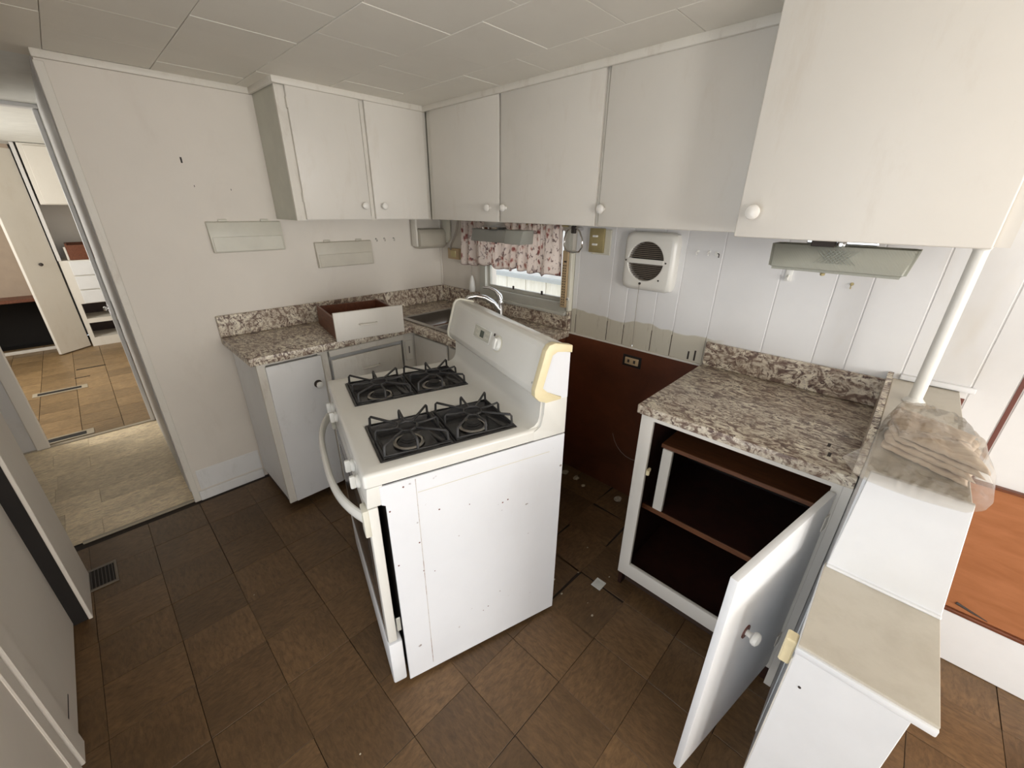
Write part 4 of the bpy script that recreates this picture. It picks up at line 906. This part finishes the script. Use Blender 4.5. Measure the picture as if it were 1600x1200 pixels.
me2 = bpy.data.meshes.new('tmp'); b2.b.to_mesh(me2); b2.b.free(); b.b.from_mesh(me2); bpy.data.meshes.remove(me2)
bmesh.ops.remove_doubles(b.b, verts=b.b.verts[:], dist=0.0008)
tag(obj('plastic_bag', b, m, smooth=8), 'clear crumpled plastic bag draped over the ledge beside the post', 'bag')

# debris on the floor
t = thing('plastic_tub', 'tiny clear plastic tub lying on the floor between stove and open cabinet', 'tub', (1.963, -0.678, 0))
M_tub = plain('milky_plastic', (0.70, 0.70, 0.66), 0.25)
b = MB().box(1.944, 1.982, -0.700, -0.656, 0.001, 0.010, 0.004, 2); obj('dish', b, M_tub, t)
obj('rim', MB().grid([1.940, 1.948, 1.978, 1.986], [-0.704, -0.696, -0.660, -0.652], lambda i, j: not (i == 1 and j == 1), 0.009, 0.012, 'xyz'), M_tub, t)
def crumb(x, y, s, label, mat, name='plaster_crumb', cat='crumb', group=None):
    b = MB(); bmesh.ops.create_icosphere(b.b, subdivisions=2, radius=1)
    for v in b.b.verts:
        v.co *= 1+0.5*noise.noise(v.co*1.7+Vector((x*50, y*30, 0))); v.co = Vector((x+v.co.x*s, y+v.co.y*s*1.3, 0.0006+s*0.5+v.co.z*s*0.5))
    mz = min(v.co.z for v in b.b.verts)
    for v in b.b.verts: v.co.z += 0.0008-mz
    tag(obj(name, b, mat), label, cat, group)
M_cr = plain('plaster', (0.50, 0.44, 0.33), 0.8, var=0.4, vs=80)
crumb(1.716, -0.10, 0.020, 'crumpled pale scrap on the floor near the right cabinet under the outlet', M_cr)
crumb(1.335, -0.10, 0.018, 'pale plaster lump on the floor against the hardboard, beside the stove edge', M_cr)
crumb(1.42, -0.10, 0.017, 'second pale plaster lump on the floor, right of the first one', M_cr)
crumb(1.495, -0.13, 0.011, 'smallest pale plaster lump by the hardboard, farthest from the stove', M_cr)
for i in range(10):
    x, y = random.uniform(1.75, 2.1), random.uniform(-0.9, -0.45)
    crumb(x, y, random.uniform(0.0018, 0.0045), 'tiny pale crumb scattered on the dark tiles between stove and cabinet', M_cr, 'floor_crumb', 'crumb', 'crumbs between stove and cabinet')
for i in range(5):
    x, y = random.uniform(0.5, 2.6), random.uniform(-2.2, -1.6)
    crumb(x, y, random.uniform(0.0012, 0.0028), 'tiny pale fleck on the open brown floor in the foreground', M_cr, 'floor_fleck', 'crumb', 'flecks on the foreground floor')
# floor register
t = thing('floor_register', 'dark metal floor vent beside the white door post in the left foreground', 'vent', (0.31, -2.235, 0))
obj('frame', MB().grid([0.235, 0.247, 0.385, 0.397], [-2.288, -2.278, -2.195, -2.185], lambda i, j: not (i == 1 and j == 1), 0.0005, 0.006, 'xyz', 0.001), plain('vent_metal', (0.16, 0.13, 0.10), 0.5), t)
obj('well', MB().box(0.247, 0.385, -2.278, -2.195, 0.0005, 0.002), M_dark, t)
for k in range(7): obj('louvre', MB().box(0.247, 0.385, -2.275+0.012*k, -2.272+0.012*k, 0.002, 0.005), M_grill, t)
# bedroom registers
for x, y0, y1, lab in ((-1.50, -2.43, -2.22, 'narrow floor vent just inside the bedroom doorway'), (-2.67, -2.49, -2.21, 'long dark floor slot in the middle of the bedroom tiles')):
    t = thing('floor_register', lab, 'vent', (x, (y0+y1)/2, 0))
    obj('frame', MB().grid([x-0.055, x-0.035, x+0.03, x+0.05], [y0-0.03, y0, y1, y1+0.04], lambda i, j: not (i == 1 and j == 1), 0.0005, 0.005, 'xyz'), plain('tan_vent', (0.40, 0.34, 0.25), 0.5), t)
    obj('slot', MB().box(x-0.035, x+0.03, y0, y1, 0.0004, 0.002), M_dark, t)
struct('tile_crack', MB().box(-3.31, -3.28, -2.23, -2.01, -0.001, 0.0012), M_dark, bf)
struct('tile_crack', MB().box(-3.00, -2.98, -2.25, -2.14, -0.001, 0.0012), M_dark, bf)

# ---- bedroom furniture
t = thing('built_in_dresser', 'white built-in closet unit in the bedroom with three drawers and two empty slots', 'dresser', (-4.4, -1.6, 0))
obj('carcass', MB().grid([-2.06, -2.02, -1.30, -1.28], [0.0, 0.10, 0.275, 0.325, 0.50, 0.98], lambda i, j: i != 1 or j in (0, 2, 4), -4.60, -4.21, 'yzx'), M_cab, t)
obj('slot_back', MB().box(-4.62, -4.60, -2.06, -1.28, 0, 0.98), M_woodd, t)
for z0, z1 in ((0.505, 0.648), (0.660, 0.806), (0.818, 0.972)):
    dr = obj('drawer', MB().box(-4.208, -4.190, -1.985, -1.32, z0, z1, 0.004), M_clean, t)
    obj('handle', MB().tube([(-4.19, -1.735, (z0+z1)/2), (-4.17, -1.73, (z0+z1)/2), (-4.17, -1.62, (z0+z1)/2), (-4.19, -1.615, (z0+z1)/2)], 0.006, 6), M_hole, dr)
obj('niche_back', MB().box(-4.62, -4.60, -2.06, -1.28, 0.98, 1.55), M_wallg, t)
obj('upper_cabinet', MB().box(-4.60, -4.20, -2.02, -1.28, 1.55, 2.12, 0.004), M_cab, t)
obj('upper_door', MB().box(-4.199, -4.185, -1.985, -1.32, 1.556, 2.10, 0.004), M_cab, t)
obj('side_post', MB().box(-4.60, -4.20, -2.065, -2.035, 0.98, 2.12, 0.003), M_wallg, t)
t = thing('open_box', 'red-brown open drawer box standing on top of the bedroom dresser', 'box', (-4.35, -1.85, 0.98))
obj('front_board', MB().box(-4.245, -4.23, -1.96, -1.66, 0.982, 1.14, 0.002), M_wood, t)
obj('side_board', MB().box(-4.50, -4.245, -1.965, -1.95, 0.982, 1.155, 0.002), M_wood, t)
obj('side_board', MB().box(-4.50, -4.245, -1.67, -1.655, 0.982, 1.155, 0.002), M_wood, t)
obj('back_board', MB().box(-4.515, -4.50, -1.965, -1.655, 0.982, 1.155, 0.002), M_wood, t)
obj('white_edge', MB().box(-4.29, -4.245, -1.985, -1.966, 0.982, 1.12, 0.002), M_cab, t)
# open closet door leaf
h0 = Vector((-4.23, -2.075, 0)); e0 = Vector((-4.0, -2.325, 0)); dv = (e0-h0).normalized(); nn_ = Vector((-dv.y, dv.x, 0))
MC = Matrix((dv, nn_, Vector((0, 0, 1)))).transposed().to_4x4(); MC.translation = h0
t = thing('closet_door', 'tall white closet door standing open in the bedroom', 'door', tuple(h0))
lf = obj('leaf', MB().box(0, (e0-h0).length, -0.03, 0.0, 0.012, 2.06, 0.003, M=MC), M_cab, t)
obj('knob', MB().lathe([(0, 0), (0.014, 0), (0.018, 0.012), (0.012, 0.024), (0, 0.026)], MC @ Vector((0.17, 0, 0.965)), nn_, 12), M_hole, t)
# closet recess left of the door
struct('wall_closet', MB().box(-4.62, -4.56, -3.44, -2.09, 0.60, CZ+0.03), plain('tan_closet_wall', (0.46, 0.36, 0.27), 0.6))
t = thing('closet_bench', 'dark open recess under a brown shelf in the bedroom closet', 'bench', (-4.5, -2.7, 0))
obj('shelf_board', MB().box(-4.60, -4.30, -3.42, -2.09, 0.565, 0.60, 0.004), M_wood, t)
obj('recess_back', MB().box(-4.88, -4.86, -3.42, -2.09, 0.0, 0.565), M_dark, t)
obj('toe_lip', MB().box(-4.40, -4.36, -3.42, -2.10, 0.001, 0.035, 0.004), M_cab, t)
obj('divider', MB().box(-4.86, -4.40, -2.11, -2.09, 0.001, 0.565), M_dark, t)
